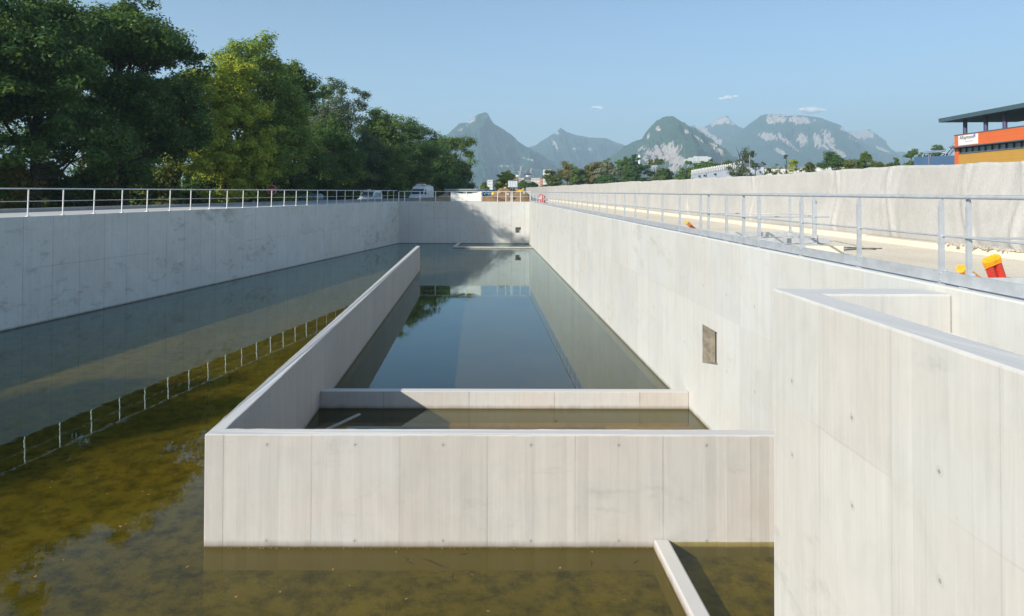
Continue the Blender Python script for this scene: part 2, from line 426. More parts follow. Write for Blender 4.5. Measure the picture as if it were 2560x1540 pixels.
# right
slab('deck', [(XR + .362, -6), (10.2, -6), (10.2, 101), (XR + .362, 101)], 3.4, 4.1, M['deck'])
# floor and water
slab('basin_floor', [(LX(YB) - .1, YB), (XR + .1, YB), (XR + .1, YF + .1), (LX(YF) - .1, YF + .1)], -.8, -.34, M['floor'])
slab('pool_floor', [(2.76, YB), (XR + .05, YB), (XR + .05, 10.5), (2.76, 10.5)], -.5, -.13, M['floor'])
slab('deep_floor', [(-3.9, 17.1), (XR + .05, 17.1), (XR + .05, YF + .05), (-3.9, YF + .05)], -.5, -.332, M['deep'])
slab('forebay_floor', [(-3.9, 10.5), (XR + .05, 10.5), (XR + .05, 17.0), (-3.9, 17.0)], -.5, -.332, M['golden'])
def sheet(name, poly, z, mat):
    o = MB().add([(x, y, z) for x, y in poly], [tuple(range(len(poly)))]).build(name, mat); tag(o, kind='structure'); return o
sheet('water', [(LX(YB) - .05, YB), (2.76, YB), (2.76, 10.45), (XR + .05, 10.45), (XR + .05, YF + .05), (LX(YF) - .05, YF + .05)], 0.0, M['water'])
sheet('pool_water', [(2.78, YB), (XR + .05, YB), (XR + .05, 10.40), (2.78, 10.40)], .09, M['water'])

def wall(name, p0, p1, thick, z0, z1, mat, label, holes=(), side=1, ch=.018, cat='wall', depth=.3):
    """front face runs p0->p1; thickness goes to the left (side=1) of that direction"""
    p0 = Vector((p0[0], p0[1], 0)); p1 = Vector((p1[0], p1[1], 0)); d = (p1 - p0); L = d.length; d.normalize()
    nrm = Vector((-d.y, d.x, 0)) * side
    W = lambda u, t, z: p0 + d * u + nrm * t + Vector((0, 0, z))
    m = MB()
    if holes:
        u0, u1, za0, za1, zt = holes[0]       # bottom may slope from za0 to za1
        us = [0, u0, u1, L]
        zl = [[z0, za0, zt, z1 - ch], [z0, za0, zt, z1 - ch], [z0, za1, zt, z1 - ch], [z0, za1, zt, z1 - ch]]
        vs = [W(us[i], 0, zl[i][j]) for i in range(4) for j in range(4)]
        fs = [(i * 4 + j, (i + 1) * 4 + j, (i + 1) * 4 + j + 1, i * 4 + j + 1) for i in range(3) for j in range(3) if not (i == 1 and j == 1)]
        m.add(vs, fs)
        q = [W(u0, 0, za0), W(u1, 0, za1), W(u1, 0, zt), W(u0, 0, zt), W(u0, depth, za0), W(u1, depth, za1), W(u1, depth, zt), W(u0, depth, zt)]
        rq = q
    else:
        m.add([W(0, 0, z0), W(L, 0, z0), W(L, 0, z1 - ch), W(0, 0, z1 - ch)], [(0, 1, 2, 3)])
    prof = [(0, z1 - ch), (ch, z1), (thick - ch, z1), (thick, z1 - ch), (thick, z0)]
    n = max(2, int(L / 3)); 
    for (t0, za), (t1, zb) in zip(prof[:-1], prof[1:]):
        m.add([W(0, t0, za), W(L, t0, za), W(L, t1, zb), W(0, t1, zb)], [(0, 1, 2, 3)])
    for u in (0, L):
        m.add([W(u, 0, z0), W(u, 0, z1 - ch), W(u, ch, z1), W(u, thick - ch, z1), W(u, thick, z1 - ch), W(u, thick, z0)], [(0, 1, 2, 3, 4, 5)])
    o = m.build(name, mat, origin=(p0.x, p0.y, z0), uv=True)
    if holes:
        rv = MB().add(rq, [(0, 4, 5, 1), (1, 5, 6, 2), (2, 6, 7, 3), (3, 7, 4, 0)]).build('reveal', M['reveal']); rv.location = (-p0.x, -p0.y, -z0); rv.parent = o
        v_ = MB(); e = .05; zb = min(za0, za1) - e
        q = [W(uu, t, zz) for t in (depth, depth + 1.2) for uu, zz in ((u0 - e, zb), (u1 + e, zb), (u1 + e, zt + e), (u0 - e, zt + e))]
        v_.add(q, [(0, 4, 5, 1), (1, 5, 6, 2), (2, 6, 7, 3), (3, 7, 4, 0), (4, 7, 6, 5)]); v = v_.build('opening', M['black']); v.location = (-p0.x, -p0.y, -z0); v.parent = o  # black lining paints in the darkness behind the opening
    return tag(o, label, cat)
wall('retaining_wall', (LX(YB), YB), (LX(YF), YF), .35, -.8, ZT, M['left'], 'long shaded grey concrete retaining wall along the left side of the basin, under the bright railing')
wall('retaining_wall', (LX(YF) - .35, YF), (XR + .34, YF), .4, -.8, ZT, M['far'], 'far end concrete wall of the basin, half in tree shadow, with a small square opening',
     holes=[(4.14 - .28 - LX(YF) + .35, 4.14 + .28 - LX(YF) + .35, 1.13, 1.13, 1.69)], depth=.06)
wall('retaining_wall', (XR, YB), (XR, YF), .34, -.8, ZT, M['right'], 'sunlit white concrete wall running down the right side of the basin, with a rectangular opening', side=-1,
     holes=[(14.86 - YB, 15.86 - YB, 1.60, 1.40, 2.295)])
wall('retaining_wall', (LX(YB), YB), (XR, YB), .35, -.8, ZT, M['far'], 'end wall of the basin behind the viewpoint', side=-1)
def rough(poly, step=.16, amp=.0028, sd=1):
    r = random.Random(sd); out = []
    for i, a in enumerate(poly):
        b_ = poly[(i + 1) % len(poly)]; L = math.hypot(b_[0] - a[0], b_[1] - a[1]); n = max(1, int(L / step)); nx_, ny_ = -(b_[1] - a[1]) / L, (b_[0] - a[0]) / L
        for k in range(n):
            j = r.gauss(0, amp) if k else 0; out.append((a[0] + (b_[0] - a[0]) * k / n + nx_ * j, a[1] + (b_[1] - a[1]) * k / n + ny_ * j))
    return out
def rough_wall(name, poly, z0, z1, mat, origin, bevel, sd, amp=.0028):
    P = rough(poly, .16 if len(poly) < 9 else .2, amp, sd); n = len(P); r = random.Random(sd + 5); m = MB()
    base = [(0, 0)] * 0
    lo = [(p[0], p[1], z0) for p in P]; hi = [(p[0], p[1], z1 + r.gauss(0, amp)) for p in P]
    m.add(lo + hi, [tuple(range(n))[::-1], tuple(range(n, 2 * n))] + [(i, (i + 1) % n, n + (i + 1) % n, n + i) for i in range(n)])
    o = m.build(name, mat, origin=origin, uv=True, bevel=bevel); return o
# L-shaped partition
poly = [(-4.10, 10.34), (XR - .004, 10.34), (XR - .004, 10.61), (-3.868, 10.61), (-3.868, 45.92), (-4.13, 45.92)]
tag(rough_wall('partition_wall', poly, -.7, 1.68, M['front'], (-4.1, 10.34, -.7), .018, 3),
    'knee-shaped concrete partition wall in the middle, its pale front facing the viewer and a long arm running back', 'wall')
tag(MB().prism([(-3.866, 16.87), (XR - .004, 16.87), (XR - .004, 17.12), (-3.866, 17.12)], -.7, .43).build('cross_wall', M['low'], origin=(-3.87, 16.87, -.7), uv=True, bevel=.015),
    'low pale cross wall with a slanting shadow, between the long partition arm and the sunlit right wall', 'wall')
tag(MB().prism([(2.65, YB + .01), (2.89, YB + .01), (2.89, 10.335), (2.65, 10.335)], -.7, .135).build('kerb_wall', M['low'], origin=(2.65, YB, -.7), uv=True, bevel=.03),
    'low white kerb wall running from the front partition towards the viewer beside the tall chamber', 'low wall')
a = -1.95
tag(MB().prism([(-2.05, 69.98), (-2.35, 64.6), (XR - .004, 64.3), (XR - .004, 64.62), (-2.0, 64.92), (-1.7, 69.98)], -.7, .12).build('kerb_wall', M['low'], origin=(-2, 66, -.7), uv=True, bevel=.02),
    'thin pale bent kerb just above the water in front of the far wall', 'low wall')
# chamber
poly = [(3.35, YB + .02), (3.43, 7.95), (XR - .004, 7.95), (XR - .004, 7.50), (3.80, 7.50), (3.66, YB + .02)]
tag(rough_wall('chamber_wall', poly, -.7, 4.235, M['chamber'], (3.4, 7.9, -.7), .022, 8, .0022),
    'tall white concrete chamber wall filling the right foreground, with an open shaft behind its thick top', 'wall')
slab('shaft_floor', [(3.66, YB + .03), (3.79, 7.49), (XR - .01, 7.49), (XR - .01, YB + .03)], .6, 1.2, M['kerb'])
# left kerb beside the road
tag(MB().prism([xy(lp(-6, 5.25)), xy(lp(-6, 5.0)), xy(lp(101, 5.0)), xy(lp(101, 5.25))], 3.4, 4.47).build('roadside_kerb', M['kerb'], origin=lp(-6, 5) + Vector((0, 0, 3.4)), bevel=.02),
    'long low grey concrete upstand between the basin walkway and the road', 'kerb')

# ------------------------------------------------------------------ railings
def post_mb(h=1.0, wx=.055, wy=.035, foot=True):
    m = MB(); m.box(-wx / 2, wx / 2, -wy / 2, wy / 2, 0, h - .11)
    v = [(-wx / 2, -wy / 2, h - .11), (wx / 2, -wy / 2, h - .11), (wx / 2, wy / 2, h - .11), (-wx / 2, wy / 2, h - .11),
         (-.012, -wy / 2, h - .02), (.012, -wy / 2, h - .02), (.012, wy / 2, h - .02), (-.012, wy / 2, h - .02)]
    m.add(v, [(0, 1, 5, 4), (1, 2, 6, 5), (2, 3, 7, 6), (3, 0, 4, 7), (4, 5, 6, 7)])
    if foot:
        m.box(-.07, .07, -.06, .06, 0, .012)
        m.box(wx / 2 - .002, wx / 2 + .01, -.05, .05, .0, .17)
        for z in (.05, .13): m.tube([(wx / 2, -.03, z), (-wx / 2 - .018, -.03, z)], .011, 6)
        m.tube([(0, -wy / 2 - .016, h * .55), (0, wy / 2 + .016, h * .55)], .011, 6)
    return m
def railing(loc, spots, rz, label, mat, h, midh, ends, board=None, rail_r=.024, post=None, group=None, lean=0.0):
    root = empty('railing', loc); tag(root, label, 'railing', group)
    base = None
    for s in spots:
        if base is None:
            base = (post or post_mb(h)).build('post', mat, root); o = base
        else:
            o = base.copy(); COL.objects.link(o); o.parent = root
        o.location = Vector(s) - Vector(loc); o.rotation_euler = (0, lean, rz)
    a, b = Vector(ends[0]) - Vector(loc), Vector(ends[1]) - Vector(loc)
    d = (b - a).normalized(); L = (b - a).length
    def seg(z):
        n = max(2, int(L / 6)); return [a + d * L * i / n + Vector((0, 0, z)) for i in range(n + 1)]
    MB().tube(seg(h), rail_r, 10).build('top_rail', mat, root)
    MB().tube(seg(midh), .0115, 8).build('mid_rail', mat, root)
    if board:
        m = MB(); off, z0, z1 = board
        nrm = Vector((-d.y, d.x, 0)) * off
        m.bar(a + nrm + Vector((0, 0, (z0 + z1) / 2)), b + nrm + Vector((0, 0, (z0 + z1) / 2)), .006, z1 - z0)
        m.bar(a + nrm * .5 + Vector((0, 0, z1)), b + nrm * .5 + Vector((0, 0, z1)), .03, .006)
        m.build('toe_board', mat, root)
    return root
# right railing
RX = 5.33
ys = [7.84 + 1.693 * k for k in range(-3, 37)]
railing((RX, ys[0], ZT), [(RX, y, ZT) for y in ys], 0, 'galvanised steel railing with toe board along the top of the sunlit right wall', M['steel'], 1.0, .555,
        ((RX, ys[0] - .8, ZT), (RX, 69.9, ZT)), board=(.0325, .025, .15), rail_r=.0235)
# left railing: round posts leaning slightly
def round_post(h):
    m = MB(); m.tube([(0, 0, 0), (0, 0, h)], .026, 10); m.box(-.06, .06, -.07, .07, 0, .014)
    m.tube([(.05, .05, .0), (.05, .05, .05)], .014, 6); m.tube([(.05, -.05, .0), (.05, -.05, .05)], .014, 6); return m
yl = [27.05 - 1.662 * 3 + 1.662 * k for k in range(0, 29)]
lz = ZT
P0 = lp(yl[0], .08)
railing((P0.x, P0.y, lz), [tuple(lp(y, .08) + Vector((0, 0, lz))) for y in yl], math.atan2(LD.y, LD.x) - math.pi / 2, 'bright steel railing of slim round posts along the top of the shaded left wall',
        M['steel_white'], 1.1, .60, (tuple(lp(yl[0] - 1, .08) + Vector((0, 0, lz))), tuple(lp(69.6, .08) + Vector((0, 0, lz)))), post=round_post(1.1), rail_r=.026, lean=.03)
# far railing
fx = [pt(x, 500, YF + .2).x for x in (997, 1011.5, 1050, 1089, 1127.5, 1166.5, 1204.5, 1243.7, 1264.7, 1277.5, 1280.5, 1301, 1325)]
railing((fx[0], YF + .2, ZT), [(x, YF + .2, ZT) for x in fx], 0, 'thin steel railing along the top of the far end wall behind which soil is heaped', M['steel_white'], 1.03, .53,
        ((fx[0], YF + .2, ZT), (fx[-1] + .1, YF + .2, ZT)), post=post_mb(1.03, .07, .05, False), rail_r=.03)
# returning guard rails at the right
def guard(ptsA, label, z=ZT, extra=0.5, posts=None, name='guard_rail'):
    root = empty(name, (ptsA[0][0], ptsA[0][1], z)); tag(root, label, 'railing')
    o = Vector((ptsA[0][0], ptsA[0][1], 0)); P = [Vector((x, y, 0)) - o for x, y in ptsA]
    base = None
    for q in posts:
        if base is None: base = post_mb(1.0, .05, .04).build('post', M['steel'], root); c = base
        else: c = base.copy(); COL.objects.link(c); c.parent = root
        c.location = Vector((q[0], q[1], 0)) - o
    MB().tube([p + Vector((0, 0, 1.0)) for p in P], .0235, 10).build('top_rail', M['steel'], root)
    MB().tube([p + Vector((0, 0, .55)) for p in P], .011, 8).build('mid_rail', M['steel'], root)
    for p, q in zip(P[:-1], P[1:]):
        MB().bar(p + Vector((0, 0, .07)), q + Vector((0, 0, .07)), .006, .1).build('toe_board', M['steel'], root)
    return root
guard([(5.38, 15.9), (7.28, 15.9), (6.95, 14.0)], 'galvanised guard rail bent back at its end, farther of the two standing on the plinth', posts=[(5.38, 15.9), (6.55, 15.9), (7.28, 15.9), (6.95, 14.05)])
guard([(5.38, 13.8), (7.12, 13.8)], 'galvanised guard rail with a free end standing on the concrete plinth', posts=[(5.38, 13.8), (6.8, 13.8)])
guard([(5.38, 7.47), (9.4, 7.47)], 'galvanised guard rail leaving the right railing near the wrapped red ducts', posts=[(5.38, 7.47), (8.6, 7.47)])
tag(MB().prism([(5.58, 13.4), (7.2, 13.4), (7.2, 16.2), (5.58, 16.2)], 4.095, 4.30).build('plinth', M['deck'], origin=(5.6, 13.4, 4.1), bevel=.02),
    'low beige concrete plinth on the deck carrying two guard rails', 'plinth')
tag(MB().prism([(5.58, 5.9), (9.6, 5.9), (9.6, 7.6), (5.58, 7.6)], 4.095, 4.30).build('plinth', M['deck'], origin=(5.6, 5.9, 4.1), bevel=.02),
    'low beige concrete plinth under the nearest guard rail at the right edge', 'plinth')

# ------------------------------------------------------------------ fabric covered wall
def fabric_wall():
    X0 = 10.46; ny = 900; nz = 26
    Y = np.concatenate([np.linspace(-4, 45, 700), np.linspace(45.2, 150, 200)])
    Yg, T = np.meshgrid(Y, np.linspace(0, 1, nz), indexing='ij')
    top = 5.96 + .0016 * Yg + .035 * (vnoise(Yg * .35, 0 * Yg, 3) - .5) * 2 + .02 * (vnoise(Yg * 2.2, 0 * Yg, 5) - .5) * 2
    bot = 4.20
    Z = bot + (top - bot) * T
    X = X0 + .0 * Yg + .07 * (vnoise(Yg * .3, T * 1.1, 1) - .5) + .022 * (vnoise(Yg * 1.3 + T * 2.1, T * 2.2, 2) - .5)
    for ys_, s in ((13.1, 1), (14.6, -1), (17.2, 1), (19.9, 1), (26, 1), (34, -1), (44, 1), (58, 1)):
        d = Yg - ys_ - .12 * np.sin(T * 5 + ys_) * s - .1 * (1 - T) * s
        X = X - .065 * np.exp(-(d / .045) ** 2) * (.4 + .6 * vnoise(Yg * 0 + ys_, T * 4, 7))
        X = X - .015 * np.exp(-np.abs(d) / .4) * np.sin(d * 17 + T * 7)
    X = X + .03 * (T < .06)
    V = np.stack([X, Yg, Z], -1).reshape(-1, 3)
    nY = len(Y); i = np.arange(nY - 1)[:, None] * nz + np.arange(nz - 1)[None]
    F = np.stack([i, i + nz, i + nz + 1, i + 1], -1).reshape(-1, 4)
    o = D.objects.new('fabric_covered_wall', np_mesh('fabric_covered_wall', V - np.array([X0, 0, 4.2]), F, M['fabric'], True))
    COL.objects.link(o); o.location = (X0, 0, 4.2)
    s = o.modifiers.new('thickness', 'SOLIDIFY'); s.thickness = .28; s.offset = -1 if False else 1
    tag(o, 'long high wall wrapped in creased white geotextile along the right of the deck', 'wall')
    return o
FW = fabric_wall()
k = MB(); 
for i in range(40):
    y0 = -5 + i * 3.9; k.box(10.19 + rng.uniform(-.01, .01), 10.62, y0, y0 + 3.885, 4.05, 4.225 + rng.uniform(-.006, .006))
tag(k.build('kerb', M['deck'], origin=(10.2, 0, 4.05), bevel=.015), 'pale beige concrete footing kerb along the bottom of the white fabric wall', 'kerb')

# ------------------------------------------------------------------ ducts and deck bits
def duct(name, base, top, r, label, wrap=.35, ribs=True, n=2):
    base = Vector(base); top = Vector(top); root = empty(name, base); tag(root, label, 'duct')
    d = top - base; L = d.length; dn = d.normalized(); side = Vector((1, 0, 0)) - dn * dn.x; side.normalize()
    for k in range(n):
        o = side * (k - (n - 1) / 2) * 2.02 * r
        pts, rs = [], []; m = int(L / .022)
        for i in range(m + 1):
            pts.append(o + dn * L * i / m); rs.append(r * (1.0 if i % 2 else .88) if ribs else r)
        MB().tube(pts, rs, 14, smooth=False).build('corrugated_pipe', M['pipe_red'], root)
    m = MB(); a = dn * (L * (1 - wrap)); segs = 7; N = 22
    vs = []
    for i in range(segs + 1):
        t = i / segs; c = a + dn * (L * wrap + .012) * t
        for q in range(N):
            th = 2 * math.pi * q / N
            w_ = (n - 1) * 1.01 * r; ex = math.cos(th) * (r * 1.07) + (w_ if math.cos(th) > 0 else -w_) * min(1, abs(math.cos(th)) * 3)
            nrm = dn.cross(side)
            jit = 1 + rng.uniform(-.05, .06)
            edge = (math.sin(th * 3) * .25 if i == 0 else 0) * L * wrap
            vs.append(c + side * ex * jit + nrm * math.sin(th) * r * 1.07 * jit + dn * edge)
    fs = [(i * N + q, i * N + (q + 1) % N, (i + 1) * N + (q + 1) % N, (i + 1) * N + q) for i in range(segs) for q in range(N)]
    m.add(vs, fs); m.add(vs[-N:], [tuple(range(N))]); m.build('orange_wrap', M['orange'], root)
    return root
Pb = pt(2497, 697, 9.75); Pt_ = pt(2478, 648, 9.55)
duct('conduit_stub', (Pb.x, Pb.y, 4.08), Pt_, .055, 'pair of red corrugated ducts with orange tape on top, at the right edge', .17)
Pb = pt(2458, 699, 9.6); Pt_ = pt(2403, 672, 9.3)
duct('conduit_stub', (Pb.x, Pb.y, 4.08), Pt_, .055, 'leaning orange wrapped duct end close to the near railing post', .62, True, 1)
Pb = pt(1751, 583, 20.4); Pt_ = pt(1717, 556, 20.0)
duct('conduit_stub', (Pb.x, Pb.y, 4.08), Pt_, .05, 'single red pipe with a yellow cap leaning on the deck farther away', .18, False, 1)
for (a_, b_, lb) in (((2082, 607, 15.6), (2190, 616, 14.9), 'thin dark steel rod lying straight out from the plinth on the deck'), ((2098, 622, 14.6), (2205, 613, 15.2), 'thin bent steel rod on the deck crossing the straight one')):
    A = pt(*a_); B = pt(*b_)
    tag(MB().tube([(A.x - A.x, 0, 0), ((B.x - A.x) * .5, (B.y - A.y) * .5 + .05, .004), (B.x - A.x, B.y - A.y, 0)], .009, 6).build('steel_rod', M['bark']), lb, 'rod').location = (A.x, A.y, 4.112)
# rubble at the foot of the fabric
def rock(m, c, r, sd):
    rr = random.Random(sd); N = 7
    vs = []
    for i in range(5):
        ph = math.pi * i / 4
        for q in range(N):
            t = 2 * math.pi * q / N; k = r * rr.uniform(.75, 1.15)
            vs.append((c[0] + math.sin(ph) * math.cos(t) * k, c[1] + math.sin(ph) * math.sin(t) * k, c[2] + math.cos(ph) * k * .7))
    m.add(vs, [(i * N + q, i * N + (q + 1) % N, (i + 1) * N + (q + 1) % N, (i + 1) * N + q) for i in range(4) for q in range(N)])
m = MB()
for i in range(150):
    y = 13.9 + abs(rng.gauss(0, 1)) * rng.choice((-.9, .5)); x = 10.38 - abs(rng.gauss(0, .12))
    rock(m, (x, y, 4.235 + rng.uniform(0, .02)), rng.uniform(.015, .05), i)
tag(m.build('rubble', M['stone'], origin=(10.3, 14, 4.2)), 'small heap of broken stones at the foot of the white fabric', 'rubble', kind='stuff')
m = MB()
for i in range(500):
    x = rng.uniform(5.7, 10.1); y = 7.8 + rng.random() ** 1.3 * 12; rock(m, (x, y, 4.104), rng.uniform(.004, .013), i + 999)
tag(m.build('gravel', M['stone'], origin=(7, 12, 4.1)), 'loose grit scattered on the sandy deck', 'gravel', kind='stuff')

# batten in the front pool, floating leaves, pebbles on the ledge
A = pt(770, 1088, 14.85); B = pt(899, 1031, 16.45)
tag(MB().bar((0, 0, 0), (B.x - A.x, B.y - A.y, 0), .07, .035).build('batten', M['timber']), 'grey timber batten floating slantwise in the corner behind the front partition', 'batten').location = (A.x, A.y, .005)
LM = simple('fallen_leaf', (.30, .18, .09), .7, 0, .4, 30)
lm = MB().add([(-.03, 0, 0), (0, -.018, .004), (.035, .002, .001), (.004, .02, .005)], [(0, 1, 2, 3)])
leaf0 = None
spots = [(660, 772), (640, 800), (580, 810), (752, 806), (737, 808), (655, 860), (483, 1143), (243, 1194), (357, 1228), (375, 1225), (372, 1236), (300, 1316), (315, 1310), (268, 1235), (158, 1400), (468, 1417), (130, 1203), (126, 1219), (495, 1194), (88, 1441),
         (832, 1424), (874, 1464), (700, 1480), (1180, 1436), (1016, 1497), (1220, 1528), (990, 1380), (1050, 1330), (590, 1492), (1400, 1420), (1480, 1380), (1560, 1500), (1690, 1440), (1900, 1415), (1230, 900), (1100, 880), (1290, 930), (1340, 700)]
for i, (x, y) in enumerate(spots):
    d = RM @ Vector(((x - CX) / FPX, -(y - CY) / FPX, -1)); z = .094 if x > 1680 and y > 1350 else .004
    k_ = (z - EYE) / d.z; q = Vector((d.x * k_, d.y * k_, z))
    if leaf0 is None: leaf0 = lm.build('fallen_leaf', LM); o = leaf0
    else: o = leaf0.copy(); COL.objects.link(o)
    o.location = q; o.rotation_euler = (0, 0, rng.uniform(0, 6)); s = rng.uniform(.35, .85) * (1 + q.y / 25); o.scale = (s, s, s)
    tag(o, 'small brown fallen leaf floating on the basin water', 'leaf', 'fallen leaves floating on the water')
tw = MB().tube([(-.11, 0, 0), (-.03, .02, .004), (.05, .0, .002), (.13, .035, .006)], [.004, .007, .006, .003], 5).tube([(.0, .01, .003), (.05, -.05, .003)], [.004, .002], 4); tw0 = None
for i, (x, y) in enumerate(((1018, 1400), (1160, 1385), (1130, 1440), (1200, 1500), (1480, 1410), (1590, 1405), (1625, 1440), (640, 1500), (300, 1480), (420, 1380), (980, 1046), (1390, 1052))):
    d = RM @ Vector(((x - CX) / FPX, -(y - CY) / FPX, -1)); k_ = (.004 - EYE) / d.z
    if tw0 is None: tw0 = tw.build('twig', M['bark']); o = tw0
    else: o = tw0.copy(); COL.objects.link(o)
    o.location = (d.x * k_, d.y * k_, .004); o.rotation_euler = (0, 0, rng.uniform(0, 6)); s_ = rng.uniform(.5, 1.1); o.scale = (s_, s_, s_)
    tag(o, 'small dark twig floating on the shallow basin water', 'twig', 'twigs floating on the water')
m = MB()
for i in range(90):
    rock(m, (rng.uniform(-4.0, 2.6), 10.33 - rng.random() * .02, rng.uniform(-.006, .004)), rng.uniform(.003, .009), i + 77)
tag(m.build('grit', M['sandpile'], origin=(0, 10.3, 0)), 'line of fine grit along the waterline of the front partition', 'grit', kind='stuff')

# white sheet on the far railing
def tarp():
    x0 = pt(1128, 490, YF).x; x1 = pt(1204, 490, YF).x; nx, nz = 50, 22
    U, T = np.meshgrid(np.linspace(0, 1, nx), np.linspace(0, 1, nz), indexing='ij')
    sag = .22 * (1 - (2 * U - 1) ** 2) ** 1.2; top = 5.33 - sag; Z = 4.33 + (top - 4.33) * T
    X = x0 + (x1 - x0) * U; Yy = YF + .14 - .05 * np.sin((U * 3 + T) * 5) * T - .07 * np.exp(-((U - .5) / .03) ** 2) * T
    V = np.stack([X, Yy, Z], -1).reshape(-1, 3); i = np.arange(nx - 1)[:, None] * nz + np.arange(nz - 1)[None]
    F = np.stack([i, i + nz, i + nz + 1, i + 1], -1).reshape(-1, 4)
    o = D.objects.new('tarpaulin', np_mesh('tarpaulin', V - np.array([x0, YF, 4.3]), F, M['tarp'], True)); COL.objects.link(o); o.location = (x0, YF, 4.3)
    s = o.modifiers.new('thickness', 'SOLIDIFY'); s.thickness = .008
    tag(o, 'cream tarpaulin tied in the far railing and sagging between its posts', 'tarpaulin')
tarp()

def mound(name, cx, cy, z0, rx, ry, h, mat, label, sd, cat='soil heap'):
    N = 70; a = np.linspace(-1.25, 1.25, N); X, Y = np.meshgrid(a, a, indexing='ij')
    r = np.sqrt(X ** 2 + Y ** 2)
    Z = np.maximum(0, 1 - r ** 1.6) * (.75 + .6 * fbm(X * 2.5 + sd, Y * 2.5, 5, sd)) + .10 * (fbm(X * 9, Y * 9, 3, sd + 4) - .5) * (r < 1)
    Z = Z * h - .03
    V = np.stack([X * rx, Y * ry, Z], -1).reshape(-1, 3); i = np.arange(N - 1)[:, None] * N + np.arange(N - 1)[None]
    F = np.stack([i, i + N, i + N + 1, i + 1], -1).reshape(-1, 4)
    o = D.objects.new(name, np_mesh(name, V, F, mat, False)); COL.objects.link(o); o.location = (cx, cy, z0)
    tag(o, label, cat)
q = pt(1092, 490, 74); mound('sand_heap', q.x, 74, 4.15, 1.25, 1.2, .42, M['sandpile'], 'small tan sand heap left of the cream tarpaulin', 1)
q = pt(1112, 490, 77); mound('sand_heap', q.x, 77, 4.15, 1.5, 1.6, .95, M['sandpile'], 'taller tan sand heap touching the tarpaulin from behind', 2)
q = pt(1226, 490, 78); mound('soil_heap', q.x, 78, 4.15, 2.2, 1.6, .75, M['soil'], 'low brown soil bank right of the cream tarpaulin', 3)
q = pt(1262, 490, 80); mound('soil_heap', q.x, 80, 4.15, 2.4, 2.2, 1.55, M['soil'], 'highest dark brown soil heap, topped with stones, in front of the billboard', 4)
q = pt(1302, 490, 78); mound('soil_heap', q.x, 78, 4.15, 1.9, 1.6, 1.2, M['soil'], 'orange brown soil heap in the corner next to the fabric wall', 5)
for i, (x, y) in enumerate(((1270, 486), (1311, 483), (1263, 470), (1249, 481))):
    q = pt(x, y, 76.3 + .8 * (i == 2)); m = MB(); rock(m, (0, 0, 0), .18, i + 40)
    tag(m.build('boulder', M['stone']), ('pale round boulder in the middle of the soil heaps', 'pale boulder on the right hand soil heap', 'small stone on the ridge of the highest soil heap', 'small stone on the left flank of the highest soil heap')[i], 'boulder').location = q

# sign
def no_entry():
    q = pt(679, 474, 62); root = empty('road_sign', (q.x, 62, 3.58)); tag(root, 'round red no-entry sign with white bar on a teal post beyond the left railing', 'sign')
    h = q.z - 3.58
    MB().tube([(0, .03, 0), (0, .03, h + .3)], .035, 8).build('post', M['teal'], root)
    m = MB(); N = 32
    def disc(r, y0, y1, mt, nm):
        mm = MB(); vs = [(r * math.cos(2 * math.pi * k / N), y, h + r * math.sin(2 * math.pi * k / N)) for y in (y0, y1) for k in range(N)]
        mm.add(vs, [tuple(range(N)), tuple(range(N, 2 * N))[::-1]] + [(k, (k + 1) % N, N + (k + 1) % N, N + k) for k in range(N)]); return mm.build(nm, mt, root)
    disc(.45, -.02, 0, M['white_paint'], 'rim'); disc(.41, -.028, -.021, M['red'], 'red_disc')
    MB().box(-.31, .31, -.036, -.029, h - .065, h + .065).build('white_bar', M['white_paint'], root)
no_entry()

